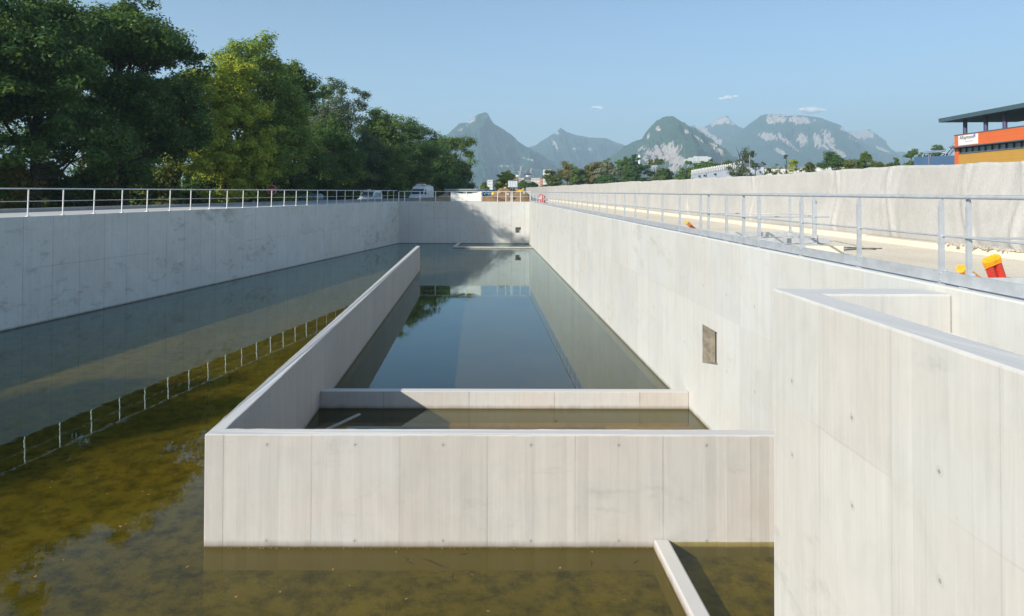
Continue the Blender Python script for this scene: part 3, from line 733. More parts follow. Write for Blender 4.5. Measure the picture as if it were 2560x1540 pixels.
# ------------------------------------------------------------------ vehicles
def wheel(root, x, y, r):
    t = MB().tube([(x - .1, y, r), (x + .1, y, r)], r, 18).build('wheel', M['tyre'], root)
    MB().tube([(x - .106, y, r), (x + .106, y, r)], r * .62, 14).build('rim', M['rim'], t)
def vehicle(name, loc, heading, prof, belt, width, paint, label, wins, screen, group=None, wb=(.8, 3.3), wr=.31, taper=.12, extra=None):
    """side profile (y, z): y=0 is the nose; belt z above which the body narrows"""
    root = empty(name, loc, heading); tag(root, label, 'van' if 'van' in name else 'car', group)
    W = width / 2
    zt = max(z for _, z in prof)
    hw = lambda z: W if z <= belt else W - taper * (z - belt) / (zt - belt)
    m = MB(); n = len(prof)
    vs = [(s * hw(z), y, z) for s in (-1, 1) for y, z in prof]
    fs = [tuple(range(n)), tuple(range(n, 2 * n))[::-1]] + [(i, n + i, n + (i + 1) % n, (i + 1) % n) for i in range(n)]
    m.add(vs, fs); m.build('body', paint, root, bevel=.05)
    for (ya, za), (yb, zb), (yc, zc), (yd, zd) in wins:
        for s in (-1, 1):
            e = .006
            MB().add([(s * (hw(z) + e), y, z) for y, z in ((ya, za), (yb, zb), (yc, zc), (yd, zd))] + [(s * (hw(z) - .03), y, z) for y, z in ((ya, za), (yb, zb), (yc, zc), (yd, zd))],
                     [(0, 1, 2, 3), (4, 5, 6, 7), (0, 1, 5, 4), (1, 2, 6, 5), (2, 3, 7, 6), (3, 0, 4, 7)]).build('side_window', M['glass'], root)
    (y0, z0), (y1, z1) = screen; nrm = Vector((0, -(z1 - z0), (y1 - y0))).normalized() * .012
    MB().add([(s * (hw(z) - .1), y + nrm.y * k, z + nrm.z * k) for k in (1, -2) for y, z, s in ((y0, z0, -1), (y0, z0, 1), (y1, z1, 1), (y1, z1, -1))],
             [(0, 1, 2, 3), (4, 5, 6, 7), (0, 1, 5, 4), (1, 2, 6, 5), (2, 3, 7, 6), (3, 0, 4, 7)]).build('windscreen', M['glass'], root)
    for s in (-1, 1):
        for y in wb: wheel(root, s * (W - .1), y, wr)
        MB().box(s * (W - .2) - .16, s * (W - .2) + .12, -.015, .1, .62, .8).build('headlight', M['lamp'], root, bevel=.02)
        MB().box(s * (W + .08) - .09, s * (W + .08) + .09, y0 + .35, y0 + .45, z0 - .02, z0 + .2).build('mirror', M['black'], root, bevel=.03)
    MB().box(-W * .55, W * .55, -.02, .05, .55, .78).build('grille', M['black'], root, bevel=.02)
    MB().box(-W * .98, W * .98, -.07, .12, .3, .52).build('bumper', M['black'] if paint is not M['white_paint'] else M['rim'], root, bevel=.04)
    MB().box(-.26, .26, -.085, -.06, .36, .47).build('number_plate', M['white_paint'], root)
    if extra: extra(root, W, zt)
    return root
hd = -math.atan2(.2241, 1) + .02
def lightbar(root, W, zt):
    MB().box(-.22, .22, 1.45, 1.7, zt, zt + .17).build('sign_box', M['white_paint'], root, bevel=.03)
    b_ = MB().box(-.62, .62, 1.55, 1.62, zt, zt + .05).build('light_bar', M['black'], root)
    for s in (-1, 1): MB().tube([(s * .55, 1.58, zt + .05), (s * .55, 1.58, zt + .16)], .07, 10).build('beacon', M['amber'], b_)
van_prof = [(0, .32), (-.02, .6), (.08, .86), (.75, 1.08), (1.45, 1.70), (1.9, 1.80), (3.7, 1.80), (3.95, 1.6), (4.02, 1.0), (4.02, .32)]
q = pt(903, 480, 80)
vehicle('small_van', (q.x + .5, 79, 3.58), hd, van_prof, 1.08, 1.72, M['white_paint'], 'small white van with amber roof beacons, nearer of the two white vans on the road',
        [((1.0, 1.1), (1.48, 1.58), (1.95, 1.62), (1.95, 1.1)), ((2.02, 1.1), (2.02, 1.62), (2.85, 1.62), (2.85, 1.1)), ((2.95, 1.1), (2.95, 1.6), (3.75, 1.6), (3.82, 1.1))], ((.78, 1.1), (1.42, 1.67)), extra=lightbar, wb=(.75, 3.35))
bprof = [(0, .35), (-.03, .8), (.1, 1.05), (.75, 1.3), (1.35, 2.15), (1.75, 2.5), (5.2, 2.52), (5.45, 2.3), (5.5, .35)]
def roofkit(root, W, zt):
    m = MB()
    for y in (2.2, 3.2, 4.2): m.box(-.75, .75, y, y + .06, zt + .02, zt + .1)
    for x in (-.72, .72): m.box(x - .03, x + .03, 2.0, 4.6, zt + .1, zt + .16)
    m.box(-.6, .5, 2.1, 3.2, zt + .16, zt + .3); r = m.build('roof_rack', M['white_paint'], root)
    MB().bar((-.3, 2.3, zt + .34), (.35, 2.9, zt + .48), .07, .05).build('ladder', M['amber'], r)
    for s in (-1, 1): MB().tube([(s * .7, 1.95, zt), (s * .7, 1.95, zt + .16)], .08, 10).build('beacon', M['amber'], root)
q = pt(1040, 480, 97)
vehicle('large_van', (q.x, 96, 3.58), hd - .05, bprof, 1.35, 2.0, M['white_paint'], 'tall white panel van with a roof rack, farther along the road than the small van',
        [((.95, 1.35), (1.38, 2.0), (1.95, 2.05), (1.95, 1.35))], ((.78, 1.35), (1.33, 2.1)), extra=roofkit, wb=(.95, 4.4), wr=.35)
cprof = [(0, .3), (-.03, .6), (.1, .78), (1.0, .92), (1.75, 1.40), (2.3, 1.47), (3.1, 1.42), (3.75, 1.05), (3.95, .95), (4.0, .3)]
carw = [((1.2, .95), (1.72, 1.33), (2.2, 1.38), (2.2, .95)), ((2.28, .95), (2.28, 1.38), (2.95, 1.34), (3.4, 1.0))]
q = pt(768, 492, 68)
vehicle('hatchback', (q.x + .9, 70.5, 3.62), hd + math.pi + .05, cprof, .93, 1.72, M['blue_car'], 'blue hatchback driving away in the shade under the big trees', carw, ((1.05, .95), (1.72, 1.38)), wb=(.8, 3.2))
for x, Y, z, mt, hh, lb in ((1211, 112, 4.2, 'white_paint', 1.2, 'white roofed car at the left end of the distant car park'), (1213, 104, 4.2, 'dark_car', 1.5, 'dark blue car parked just right of the tarpaulin'),
                            (1224, 106, 4.2, 'blue_car', 1.4, 'blue car parked crosswise in front of the soil bank'), (1233, 122, 4.2, 'white_paint', 1.0, 'white car behind the yellow tank'), (1243, 126, 4.2, 'white_paint', .6, 'rightmost white car in the distant car park')):
    q = pt(x, 480, Y); vehicle('parked_car', (q.x, Y, z), hh, cprof, .93, 1.75, M[mt], lb, carw, ((1.05, .95), (1.72, 1.38)), group='cars in the distant car park', wb=(.8, 3.2))
YP = simple('yellow_paint', (.72, .45, .01), .4)
def tank():
    q = pt(1234, 482, 99); root = empty('fuel_tank', (q.x, 99, 4.17)); tag(root, 'small yellow tank on legs beside the parked cars', 'tank')
    MB().tube([(-.3, 0, .75), (-.27, 0, .75), (.27, 0, .75), (.3, 0, .75)], [.2, .33, .33, .2], 14).build('drum', YP, root)
    for s in (-1, 1): MB().bar((s * .2, 0, 0), (s * .2, 0, .5), .1, .4).build('leg', M['rim'], root)
tank()
# long dark cabin behind the tarpaulin
def cabin():
    a = pt(1112, 480, 88); b_ = pt(1205, 480, 88); root = empty('site_cabin', (a.x, 88, 4.17)); tag(root, 'long low blue-grey site cabin with a flat roof behind the tarpaulin', 'cabin')
    L = b_.x - a.x; CG = simple('cabin_cladding', (.16, .20, .23), .5)
    MB().box(0, L, 0, 2.4, 0, 1.35).build('body', CG, root, bevel=.02)
    MB().box(-.08, L + .08, -.1, 2.5, 1.352, 1.5).build('roof', simple('cabin_roof', (.28, .32, .35), .5), root)
    for k in range(4): MB().box(.5 + k * 1.15, 1.2 + k * 1.15, -.02, .01, .6, 1.15).build('window', M['glass'], root)
cabin()

# red and white barrier things in the right corner
def barrier(x, y, Y, wd, ht, label, sd):
    q = pt(x, y, Y); root = empty('traffic_barrier', (q.x, Y, 4.1), .5 * sd); tag(root, label, 'barrier')
    m = MB(); N = 22; R = wd / 2
    pts = [(R * math.cos(t), 0, ht - R + R * math.sin(t)) for t in [math.pi * k / N for k in range(N + 1)]]
    m.tube([(R, 0, .06)] + pts + [(-R, 0, .06)], .07, 8).build('frame', M['red'], root)
    MB().box(-R * .75, R * .75, -.02, .02, ht * .52, ht * .72).build('white_panel', M['white_paint'], root, bevel=.01)
    MB().box(-R * .35, R * .35, -.04, .04, .08, ht * .5).build('red_panel', M['red'], root, bevel=.01)
    for s in (-1, 1): MB().box(s * R - .06, s * R + .06, -.28, .28, 0, .06).build('foot', M['black'], root)
barrier(1352, 500, 69, .55, .95, 'red plastic barrier with rounded top and white panel, standing behind the corner of the railings', .0)
barrier(1360, 500, 66.5, .34, .8, 'narrow dark red barrier leaning beside the rounded one', 1.2)
def cone(x, Y, label, h):
    q = pt(x, 500, Y); root = empty('traffic_cone', (q.x, Y, 4.1)); tag(root, label, 'cone')
    MB().tube([(0, 0, .03), (0, 0, h * .45), (0, 0, h * .451), (0, 0, h)], [.15, .1, .1, .03], 14).build('cone', M['red'], root)
    MB().tube([(0, 0, h * .5), (0, 0, h * .72)], [.1, .075], 14).build('white_band', M['white_paint'], root)
    MB().box(-.2, .2, -.2, .2, 0, .035).build('base', M['black'], root)
cone(1345, 73, 'traffic cone at the far left end of the red barriers', .9); cone(1368, 63, 'short traffic cone nearest on the deck, right of the red barriers', .55)

# billboard, machine
def billboard():
    a = pt(1270.5, 452, 122); b_ = pt(1293.5, 468, 122); root = empty('billboard', ((a.x + b_.x) / 2, 122, 3.5)); tag(root, 'plain pale grey billboard of four panels seen above the highest soil heap', 'billboard')
    W = (b_.x - a.x); z0 = b_.z - 3.5; z1 = a.z - 3.5; PM = simple('billboard_panel', (.55, .6, .66), .5)
    for k in range(4): MB().box(-W / 2 + W * k / 4 + .02, -W / 2 + W * (k + 1) / 4 - .02, -.05, .05, z0, z1).build('panel', PM, root)
    for k in range(5): MB().box(-W / 2 + W * k / 4 - .05, -W / 2 + W * k / 4 + .05, .06, .2, 0, z1 + .1).build('post', M['rim'], root)
billboard()
def machine():
    q = pt(1300, 466, 160); root = empty('digger', (q.x, 160, 3.5)); tag(root, 'small yellow digger just right of the billboard', 'digger')
    z = q.z - 3.5
    MB().box(-.9, .9, -1.5, 1.5, .0, .7).build('track', M['black'], root, bevel=.2)
    MB().box(-.7, .7, -1.2, 1.2, .75, z * .75).build('body', YP, root, bevel=.1)
    MB().box(-.65, .1, -.9, .5, z * .75 + .002, z + .1).build('cab', M['glass'], root, bevel=.08)
    MB().tube([(.4, -1, z * .6), (.5, -2.2, z * .8), (.5, -3.2, z * .5)], [.2, .17, .1], 6).build('arm', YP, root)
machine()

# ------------------------------------------------------------------ buildings
def facade_box(root, W, Dp, H, wall_m, roof_m, rows, cols, wz=1.1, win=(1.1, 1.4), roofh=.4):
    MB().box(0, W, 0, Dp, 0, H).build('wall', wall_m, root)
    MB().box(-.15, W + .15, -.15, Dp + .15, H + .002, H + roofh).build('roof', roof_m, root)
    for r in range(rows):
        for c in range(cols):
            x = W * (c + .5) / cols; z = H * (r + .5) / rows
            w_ = MB().box(x - win[0] / 2, x + win[0] / 2, -.06, .05, z - win[1] / 2, z + win[1] / 2).build('window', M['white_paint'], root)
            MB().box(x - win[0] / 2 + .1, x + win[0] / 2 - .1, -.09, -.061, z - win[1] / 2 + .1, z + win[1] / 2 - .1).build('pane', M['glass'], w_)
WM = simple('pale_render', (.62, .58, .5), .8, 0, .08, .2); WM2 = simple('white_render', (.7, .7, .67), .8, 0, .06, .2)
RR = simple('red_render', (.45, .17, .10), .8, 0, .1, .2); GR = simple('grey_roof', (.22, .23, .24), .7); DG = simple('dark_grey_cladding', (.09, .11, .14), .6)
def block(x0, x1, ytop, Y, dp, wm, label, rows, cols, name='apartment_building', rm=None):
    a = pt(x0, ytop, Y); b_ = pt(x1, ytop, Y); root = empty(name, (a.x, Y, 3.5)); tag(root, label, 'building')
    facade_box(root, b_.x - a.x, dp, a.z - 3.5, wm, rm or GR, rows, cols, win=((b_.x - a.x) / cols * .5, (a.z - 3.5) / rows * .5)); return root
block(1219, 1232, 449.5, 420, 12, WM2, 'taller cream apartment tower at the foot of the first mountain', 5, 4)
block(1232.5, 1246, 453.5, 425, 12, WM, 'lower cream apartment block beside the apartment tower, left of the leafy tree', 4, 4)
block(1285, 1293, 445.5, 500, 12, RR, 'red-brown end block left of the long cream slab', 5, 3)
block(1293.5, 1350, 445, 502, 14, WM, 'long cream slab of flats below the cranes', 5, 16)
block(1350.5, 1358, 446, 500, 12, RR, 'red-brown end block right of the long cream slab', 5, 3)
r_ = block(1313.5, 1328, 444, 300, 10, DG, 'dark grey house front with gabled roof and bright windows before the cream slab', 2, 3, 'gabled_house')
W_ = 14.5 / FPX * 300
MB().add([(-.2, -.2, 9.4 - .1), (W_ + .2, -.2, 9.3), (W_ / 2, -.2, 11.0), (-.2, 10.2, 9.3), (W_ + .2, 10.2, 9.3), (W_ / 2, 10.2, 11.0)], [(0, 1, 2), (3, 5, 4), (0, 2, 5, 3), (1, 4, 5, 2), (0, 3, 4, 1)]).build('gable', DG, r_)
block(1360.5, 1378, 424, 700, 14, WM2, 'white flat roofed block peeping out left above the brown trees', 5, 5)
def tower():
    q = pt(1598.5, 396, 600); root = empty('white_tower', (q.x, 600, 3.5)); tag(root, 'slender white tower with a rounded cap between the dark trees', 'tower')
    h = q.z - 3.5
    MB().tube([(0, 0, 0), (0, 0, h)], 1.05, 16).build('shaft', WM2, root)
    MB().tube([(0, 0, h), (0, 0, h + .5)], 1.3, 16).build('ring', RR, root)
    MB().tube([(0, 0, h + .5), (0, 0, h + 1.8), (0, 0, h + 2.8), (0, 0, h + 3.2)], [1.15, 1.15, .85, .2], 16).build('cap', WM2, root)
tower()
def crane(x, yb, Y, x2, y2, label):
    q = pt(x, yb, Y); e = pt(x2, y2, Y); root = empty('crane', (q.x, Y, 3.5)); tag(root, label, 'crane', None)
    h = q.z - 3.5; m = MB(); CM = simple('crane_paint', (.62, .58, .5), .5)
    def lattice(a, b_, w_, mm):
        a = Vector(a); b_ = Vector(b_); d = (b_ - a); L = d.length; d.normalize(); s1 = d.orthogonal().normalized(); s2 = d.cross(s1)
        cs = [s1 * w_ + s2 * w_, s1 * w_ - s2 * w_, -s1 * w_ - s2 * w_, -s1 * w_ + s2 * w_]
        for c in cs: mm.bar(a + c, b_ + c, .12, .12)
        n = max(2, int(L / (w_ * 2.4)))
        for i in range(n):
            for j in range(4):
                mm.bar(a + d * L * i / n + cs[j], a + d * L * (i + 1) / n + cs[(j + 1) % 4], .08, .08)
    mm = MB(); lattice((0, 0, 0), (0, 0, h), .5, mm); mm.build('mast', CM, root)
    mm = MB(); lattice((0, 0, h), (e.x - q.x, 0, e.z - 3.5), .36, mm); mm.build('jib', CM, root)
    MB().box(-2.4, -.8, -.6, .6, h - .2, h + .9).build('counterweight', M['white_paint'], root)
crane(1299, 441, 430, 1304, 415, 'pale luffing crane with raised jib, left of the two cranes'); crane(1324, 441, 430, 1329.5, 421, 'thin dark luffing crane above the gabled house, right of the two cranes')

# grey hall with louvred crest
def hall():
    Ya = 130.0; a = pt(1727.5, 436, Ya); d = Vector((-.13, -1, 0)).normalized(); L = 39.0
    root = empty('industrial_hall', (a.x, Ya, 3.5), math.atan2(d.y, d.x)); tag(root, 'long pale grey industrial hall with a slatted white roof edge behind the fabric wall', 'hall')
    H = a.z - 3.5; HM = simple('hall_cladding', (.42, .47, .55), .6, 0, .05, .3)
    MB().box(0, L, 0, 2.6, 0, H).build('wall', HM, root)     # local +x runs towards the viewer, +y away from the basin
    m = MB(); n = 30
    for i in range(n):
        x = 1.2 + (L - 1.2) * i / n; m.bar((x, -.14, H + .02), (x + .5, -.14, H + .66), .12, .42)
    m.build('slatted_edge', M['white_paint'], root); MB().box(.9, L, .02, 2.5, H + .002, H + .55).build('roof', DG, root)
    for x, z in ((1.6, H - 1.6), (7.6, H - 1.8)): MB().box(x, x + 1.0, -.05, .05, z, z + .9).build('window', M['glass'], root)
    MB().box(3.6, 5.0, -.06, .05, H - 1.5, H - .75).build('red_sign', M['red'], root)
    MB().tube([(15, -.1, 0), (15, -.1, H)], .06, 6).build('downpipe', DG, root)
    for x in (9, 13.5, 22): MB().box(x, x + .4, -.3, 0, H - .7, H - .4).build('lamp', M['black'], root)
hall()
# orange office building
def office():
    OM = simple('orange_cladding', (.72, .16, .035), .5, 0, .05, .4); OC = simple('ochre_cladding', (.58, .32, .055), .5, 0, .06, .4)
    def clad(name, c):
        b = NB(name); s = b.n('SeparateXYZ'); b.l(b.pos(), s.inputs[0]); f = b.math('FRACT', b.math('MULTIPLY', s.outputs[2], 2.0))
        n = b.noise(b.pos(), .8, 3); cc = b.mix(b.mr(n, .3, .7), tuple(x * .93 for x in c), c); b.pbr(b.mix(b.mr(f, .0, .08, .6, 0), cc, tuple(x * .5 for x in c)), .45); return b.m
    OM = clad('orange_panels', (.72, .15, .03)); OC = clad('ochre_panels', (.55, .30, .05))
    CB = simple('canopy_metal', (.07, .12, .14), .5, .2); VP = simple('violet_column', (.05, .05, .11), .5)
    Ya = 95.0; a = pt(2386, 340, Ya); d = Vector((-.108, -1, 0)).normalized(); L = 34.0
    root = empty('office_building', (a.x, Ya, 3.5), math.atan2(d.y, d.x)); tag(root, 'modern orange and ochre office building with a dark overhanging roof at the right edge', 'building')
    H = a.z - 3.5; zw1 = pt(2397, 368, 94.2).z - 3.5; zw0 = pt(2397, 384, 94.2).z - 3.5
    MB().box(0, L, 0, 20, zw1, H).build('upper_cladding', OM, root)
    MB().box(.0, .95, 0, 20, 0, zw1 - .002).build('corner_cladding', OM, root)
    MB().box(.952, L, .02, 20, 0, zw0).build('lower_cladding', OC, root)
    MB().box(-.05, L, -.05, 20.05, H + .002, H + .12).build('coping', DG, root)
    MB().box(.952, L, .25, 19.9, zw0 + .002, zw1 - .002).build('window_band', simple('office_glass', (.16, .24, .26), .12, 0, .3, .6), root)
    n = 24; m = MB()
    for i in range(n + 1): x = 1.0 + (L - 1.0) * i / n; m.box(x - .05, x + .05, .1, .26, zw0 + .004, zw1 - .004)
    m.build('mullions', M['black'], root)
    MB().box(-.1, L, -.7, .0, zw1 - .12, zw1 + .02).build('sunshade', DG, root)
    MB().box(.952, L, -.04, .02, zw0 - .1, zw0 + .05).build('window_sill', DG, root)
    # white sign
    s = MB().box(1.0, 5.3, -.06, -.003, zw1 + .2, H - .08).build('sign_panel', M['white_paint'], root)
    def text(body, size, x, z, mat, nm):
        cu = D.curves.new(nm, 'FONT'); cu.body = body; cu.size = size; cu.extrude = .01; cu.materials.append(mat)
        o = D.objects.new(nm, cu); COL.objects.link(o); o.parent = s; o.location = (x, -.085, z); o.rotation_euler = (R_(90), 0, 0)
        dg = bpy.context.evaluated_depsgraph_get(); me = D.meshes.new_from_object(o.evaluated_get(dg)); D.objects.remove(o)
        o = D.objects.new(nm, me); COL.objects.link(o); o.parent = s; o.location = (x, -.085, z); o.rotation_euler = (R_(90), 0, 0)
    text('ARaymond', .72, 1.35, zw1 + 1.0, simple('sign_grey', (.12, .13, .15), .5), 'lettering')
    MB().box(2.6, 4.3, -.075, -.061, zw1 + .62, zw1 + .68).build('underline', simple('sign_red', (.5, .2, .2), .5), s)
    bm = MB(); N = 12; cx_, cz_ = 4.72, zw1 + 1.32
    bm.add([(cx_ + .2 * math.cos(2 * math.pi * k / N) * (1 if math.sin(2 * math.pi * k / N) < 0 else .6), -.075, cz_ + (.22 if math.sin(2 * math.pi * k / N) < 0 else .42) * math.sin(2 * math.pi * k / N)) for k in range(N)], [tuple(range(N))])
    bm.build('drop_emblem', simple('emblem_blue', (.12, .18, .45), .5), s)
    # canopy on columns
    zc = pt(2365, 306, 97).z - 3.5
    MB().box(-2.2, L, -.9, 9.5, zc, zc + .55).build('canopy', CB, root)
    for x in (1.1, 5.6, 9.4, 13.4, 17.5, 22): MB().tube([(x, .8, H + .1), (x, .8, zc)], .26, 14).build('column', VP, root)
    MB().box(8.0, L, 4.5, 9.4, H + .13, zc - .9).build('roof_plant', M['white_paint'], root) if False else None
office()
def duct_hall():
    Y = 125.0; a = pt(2285, 392.5, Y); b_ = pt(2392, 386, Y - 6); root = empty('blue_hall', (a.x, Y, 3.5), math.atan2(b_.y - a.y, b_.x - a.x)); tag(root, 'dark blue hall with shiny silver ducts on its roof, left of the orange building', 'hall')
    BM = simple('dark_blue_cladding', (.035, .085, .17), .5, 0, .1, .3); SM = simple('shiny_duct', (.75, .78, .8), .2, .9, .1, 3)
    W = (Vector((b_.x, b_.y)) - Vector((a.x, a.y))).length; H = a.z - 3.5
    MB().box(0, W, 0, 14, 0, H).build('wall', BM, root)
    m = MB(); zz = H
    m.tube([(1.0, 1, zz + .1), (1.4, 1, zz + .75), (3.9, 1, zz + .8), (4.9, 1, zz + .45), (6.0, 1.5, zz + 2.0), (7.6, 1.5, zz + 2.1)], .2, 8)
    m.tube([(1.8, 2, zz), (2.2, 2, zz + 1.0), (4.4, 2, zz + 1.05)], .16, 8); m.tube([(5.6, .5, zz + .1), (6.3, .5, zz + 1.1), (7.5, .6, zz + 1.2)], .17, 8)
    m.tube([(4.6, 1.2, zz), (5.6, 1.2, zz + 1.7), (6.6, 1.2, zz + 1.75)], .13, 8)
    m.build('roof_ducts', SM, root)
    for x in (4.1, 6.2): MB().box(x, x + .9, -.05, .04, H - 2.5, H - 1.6).build('window', M['white_paint'], root)
duct_hall()
def lamp(x, yt, yb, Y, label, arm=1):
    t = pt(x, yt, Y); root = empty('street_lamp', (t.x, Y, 3.5)); tag(root, label, 'street lamp', None)
    h = t.z - 3.5
    MB().tube([(0, 0, 0), (0, 0, h)], [.09, .05], 8).build('pole', M['rim'], root)
    MB().bar((0, 0, h), (arm, 0, h + .08), .12, .06).build('lamp_head', M['black'], root)
lamp(1874, 387, 440, 90, 'tall street lamp beside the airy dark birch', 1.0); lamp(2322, 384, 412, 115, 'pale pole in front of the dark blue hall', .3)
# low white roofs beyond the fabric
block(1925, 2030, 421, 170, 20, WM2, 'long low whitish hall seen through thin trees above the fabric wall', 1, 10, 'low_hall')
block(2078, 2135, 416, 160, 20, WM2, 'small whitish hall below the dark umbrella-shaped tree', 1, 6, 'low_hall')

# ------------------------------------------------------------------ trees
LEAF = {
    'dark': leaf_mat('dark_foliage', (.042, .105, .028), (.085, .185, .045), (.24, .32, .07), .16),
    'mid': leaf_mat('mid_foliage', (.085, .17, .035), (.145, .25, .05), (.32, .36, .07), .2),
    'lime': leaf_mat('light_green_foliage', (.18, .30, .055), (.27, .38, .075), (.42, .44, .09), .3),
    'yellow': leaf_mat('yellow_green_foliage', (.33, .44, .05), (.50, .56, .07), (.64, .60, .08), .35),
    'olive': leaf_mat('olive_foliage', (.12, .17, .04), (.19, .22, .05), (.30, .26, .05), .25),
    'autumn': leaf_mat('turning_foliage', (.18, .17, .04), (.22, .22, .045), (.36, .24, .05), .3),
    'silver': leaf_mat('silvery_foliage', (.22, .26, .15), (.30, .32, .22), (.42, .40, .30), .3),
    'grey': leaf_mat('grey_green_foliage', (.08, .13, .08), (.12, .17, .095), (.2, .2, .11), .25),
}
def crown_arrays(rs, blobs, ncl, per, leaf, crad, gap=.42):
    B = np.array(blobs); vol = B[:, 3] * B[:, 4] * B[:, 5]; pr = vol ** .8; pr /= pr.sum()
    idx = rs.choice(len(B), int(ncl * 1.9), p=pr); b_ = B[idx]
    d = rs.normal(size=(len(idx), 3)); d /= np.linalg.norm(d, axis=1)[:, None]
    r = rs.uniform(.25, 1.0, len(idx)) ** .45
    C = b_[:, :3] + d * r[:, None] * b_[:, 3:6]
    s = rs.uniform(0, 50)
    g = (vnoise(C[:, 0] * .45 + s, C[:, 2] * .5, 1) + vnoise(C[:, 1] * .45 + s, C[:, 2] * .45 + 9, 2)) * .5
    C = C[g > gap * rs.uniform(.8, 1.15, len(g))][:ncl]; out = d[:len(C)] * 0
    n = len(C); k = rs.poisson(per, n) + 4; rep = np.repeat(np.arange(n), k); N = len(rep)
    cr = rs.uniform(.55, 1.25, n) * crad
    od = rs.normal(size=(N, 3)); od /= np.linalg.norm(od, axis=1)[:, None]
    off = od * (rs.uniform(0, 1, N) ** .45)[:, None] * np.array([1.05, 1.05, .72]) * cr[rep][:, None]
    off += rs.normal(size=(N, 3)) * .12 * crad
    P = C[rep] + off
    ctr = B[:, :3].mean(0)
    nr = (C[rep] - ctr); nr /= np.linalg.norm(nr, axis=1)[:, None] + 1e-6
    nr = od * .95 + nr * .35 + rs.normal(size=(N, 3)) * .42 + np.array([0, 0, .35]); nr /= np.linalg.norm(nr, axis=1)[:, None]
    t = np.cross(nr, rs.normal(size=(N, 3))); t /= np.linalg.norm(t, axis=1)[:, None] + 1e-6; bt = np.cross(nr, t)
    L = leaf * rs.uniform(.6, 1.35, N)[:, None]
    V = np.stack([P - t * L * .5, P - bt * L * .3 + nr * L * .06, P + t * L * .5, P + bt * L * .3 + nr * L * .06], 1).reshape(-1, 3)
    F = np.arange(N * 4).reshape(-1, 4)
    return V, F, C
def tree(name, base, H, Wd, label, kind='mid', sd=1, lobes=11, ncl=330, per=70, leaf=.30, crad=.75, low=.22, trunk_r=.28, group=None, gap=.42, cat='tree', shape=1.0):
    rs = np.random.RandomState(sd); blobs = []
    if base[1] < 160 and name != 'bush': leaf *= .78; per = int(per * 1.5)
    R0 = Wd / 2; 
    for i in range(lobes):
        t = (i + .5) / lobes; z = H * (low + (1 - low) * t * .93)
        env = math.sin(math.pi * min(1, (t * .72 + .2)) ) ** .6 * shape + (1 - shape)
        a = rs.uniform(0, 6.28); rr = R0 * env * rs.uniform(.25, .62)
        br = R0 * env * rs.uniform(.38, .62) + .25
        blobs.append((rr * math.cos(a), rr * math.sin(a), z, br, br, min(br * rs.uniform(.75, 1.15), H * .22)))
    blobs.append((0, 0, H * (low + (1 - low) * .5), R0 * .55, R0 * .55, H * (1 - low) * .42))
    V, F, C = crown_arrays(rs, blobs, ncl, per, leaf, crad, gap)
    kx = (Wd / 2) / max(np.percentile(np.abs(V[:, 0]), 98.5), .1); kx = min(kx, 1.9)
    V[:, 0] *= kx; V[:, 1] *= kx; blobs = [(b_[0] * kx, b_[1] * kx, b_[2], b_[3] * kx, b_[4] * kx, b_[5]) for b_ in blobs]
    V[:, 2] = np.maximum(V[:, 2], .05); V[:, 2] *= H / np.percentile(V[:, 2], 99.97)
    root = empty(name, base); tag(root, label, cat, group)
    o = D.objects.new('crown', np_mesh('crown', V, F, LEAF[kind])); COL.objects.link(o); o.parent = root
    m = MB(); top = H * .8; pts = [Vector((0, 0, -.1))]; bend = rs.normal(size=2) * .03
    for i in range(1, 7): pts.append(Vector((bend[0] * i * H * .2, bend[1] * i * H * .2, top * i / 6)))
    m.tube(pts, [trunk_r * (1 - .85 * i / 6) for i in range(7)], 8)
    for b_ in blobs[:-1]:
        st = pts[1] .lerp(pts[5], max(0, min(1, (b_[2] / H - low) * .9))); e = Vector(b_[:3]); mid = st.lerp(e, .5) + Vector((0, 0, -.04 * H))
        m.tube([st, mid, e], [trunk_r * .45, trunk_r * .28, trunk_r * .08], 6)
        for j in range(4):
            e2 = e + Vector(rs.normal(size=3)) * b_[3] * .35; m.tube([mid.lerp(e, .6), e2], [trunk_r * .15, .012], 4)
    m.build('trunk', M['bark'], root)
    return root
def t_at(x, ytop, Y, wpx, label, kind, sd, zg=3.6, **kw):
    q = pt(x, ytop, Y); kw.setdefault('group', None)
    return tree('broadleaf_tree', (q.x, Y, zg), q.z - zg, wpx / FPX * Y, label, kind, sd, **kw)
G1 = 'big trees lining the road on the left'
t_at(-190, -120, 40, 560, 'dark spreading tree cut by the left edge of the picture', 'dark', 11, ncl=460, per=85, lobes=13, trunk_r=.4, gap=.44, group=G1)
t_at(95, -110, 44, 430, 'second dark tree from the left edge, its top out of the picture', 'dark', 12, ncl=480, per=85, lobes=13, trunk_r=.4, gap=.47, group=G1)
t_at(318, -30, 50, 335, 'tall dark tree with rounded right side standing against the open sky', 'dark', 13, ncl=520, per=90, lobes=14, trunk_r=.42, gap=.45, group=G1)
t_at(215, 120, 78, 260, 'tree half seen through the gaps of the dark trees, behind them', 'mid', 14, ncl=300, per=60, gap=.5, group=G1)
t_at(556, 140, 60, 245, 'yellow-green tree catching the sun in the middle of the row', 'yellow', 15, ncl=400, per=80, lobes=12, low=.1, crad=.6, group=G1)
t_at(628, 80, 66, 235, 'tall airy light green tree rising above the yellow-green one', 'lime', 16, ncl=360, per=75, lobes=13, gap=.46, group=G1)
t_at(735, 165, 76, 190, 'dense dark tree just right of the tall airy tree', 'dark', 17, ncl=420, per=75, lobes=12, group=G1, low=.12)
t_at(690, 250, 68, 170, 'lower green tree in front, between yellow-green tree and dark tree', 'lime', 18, ncl=300, per=70, low=.05, group=G1)
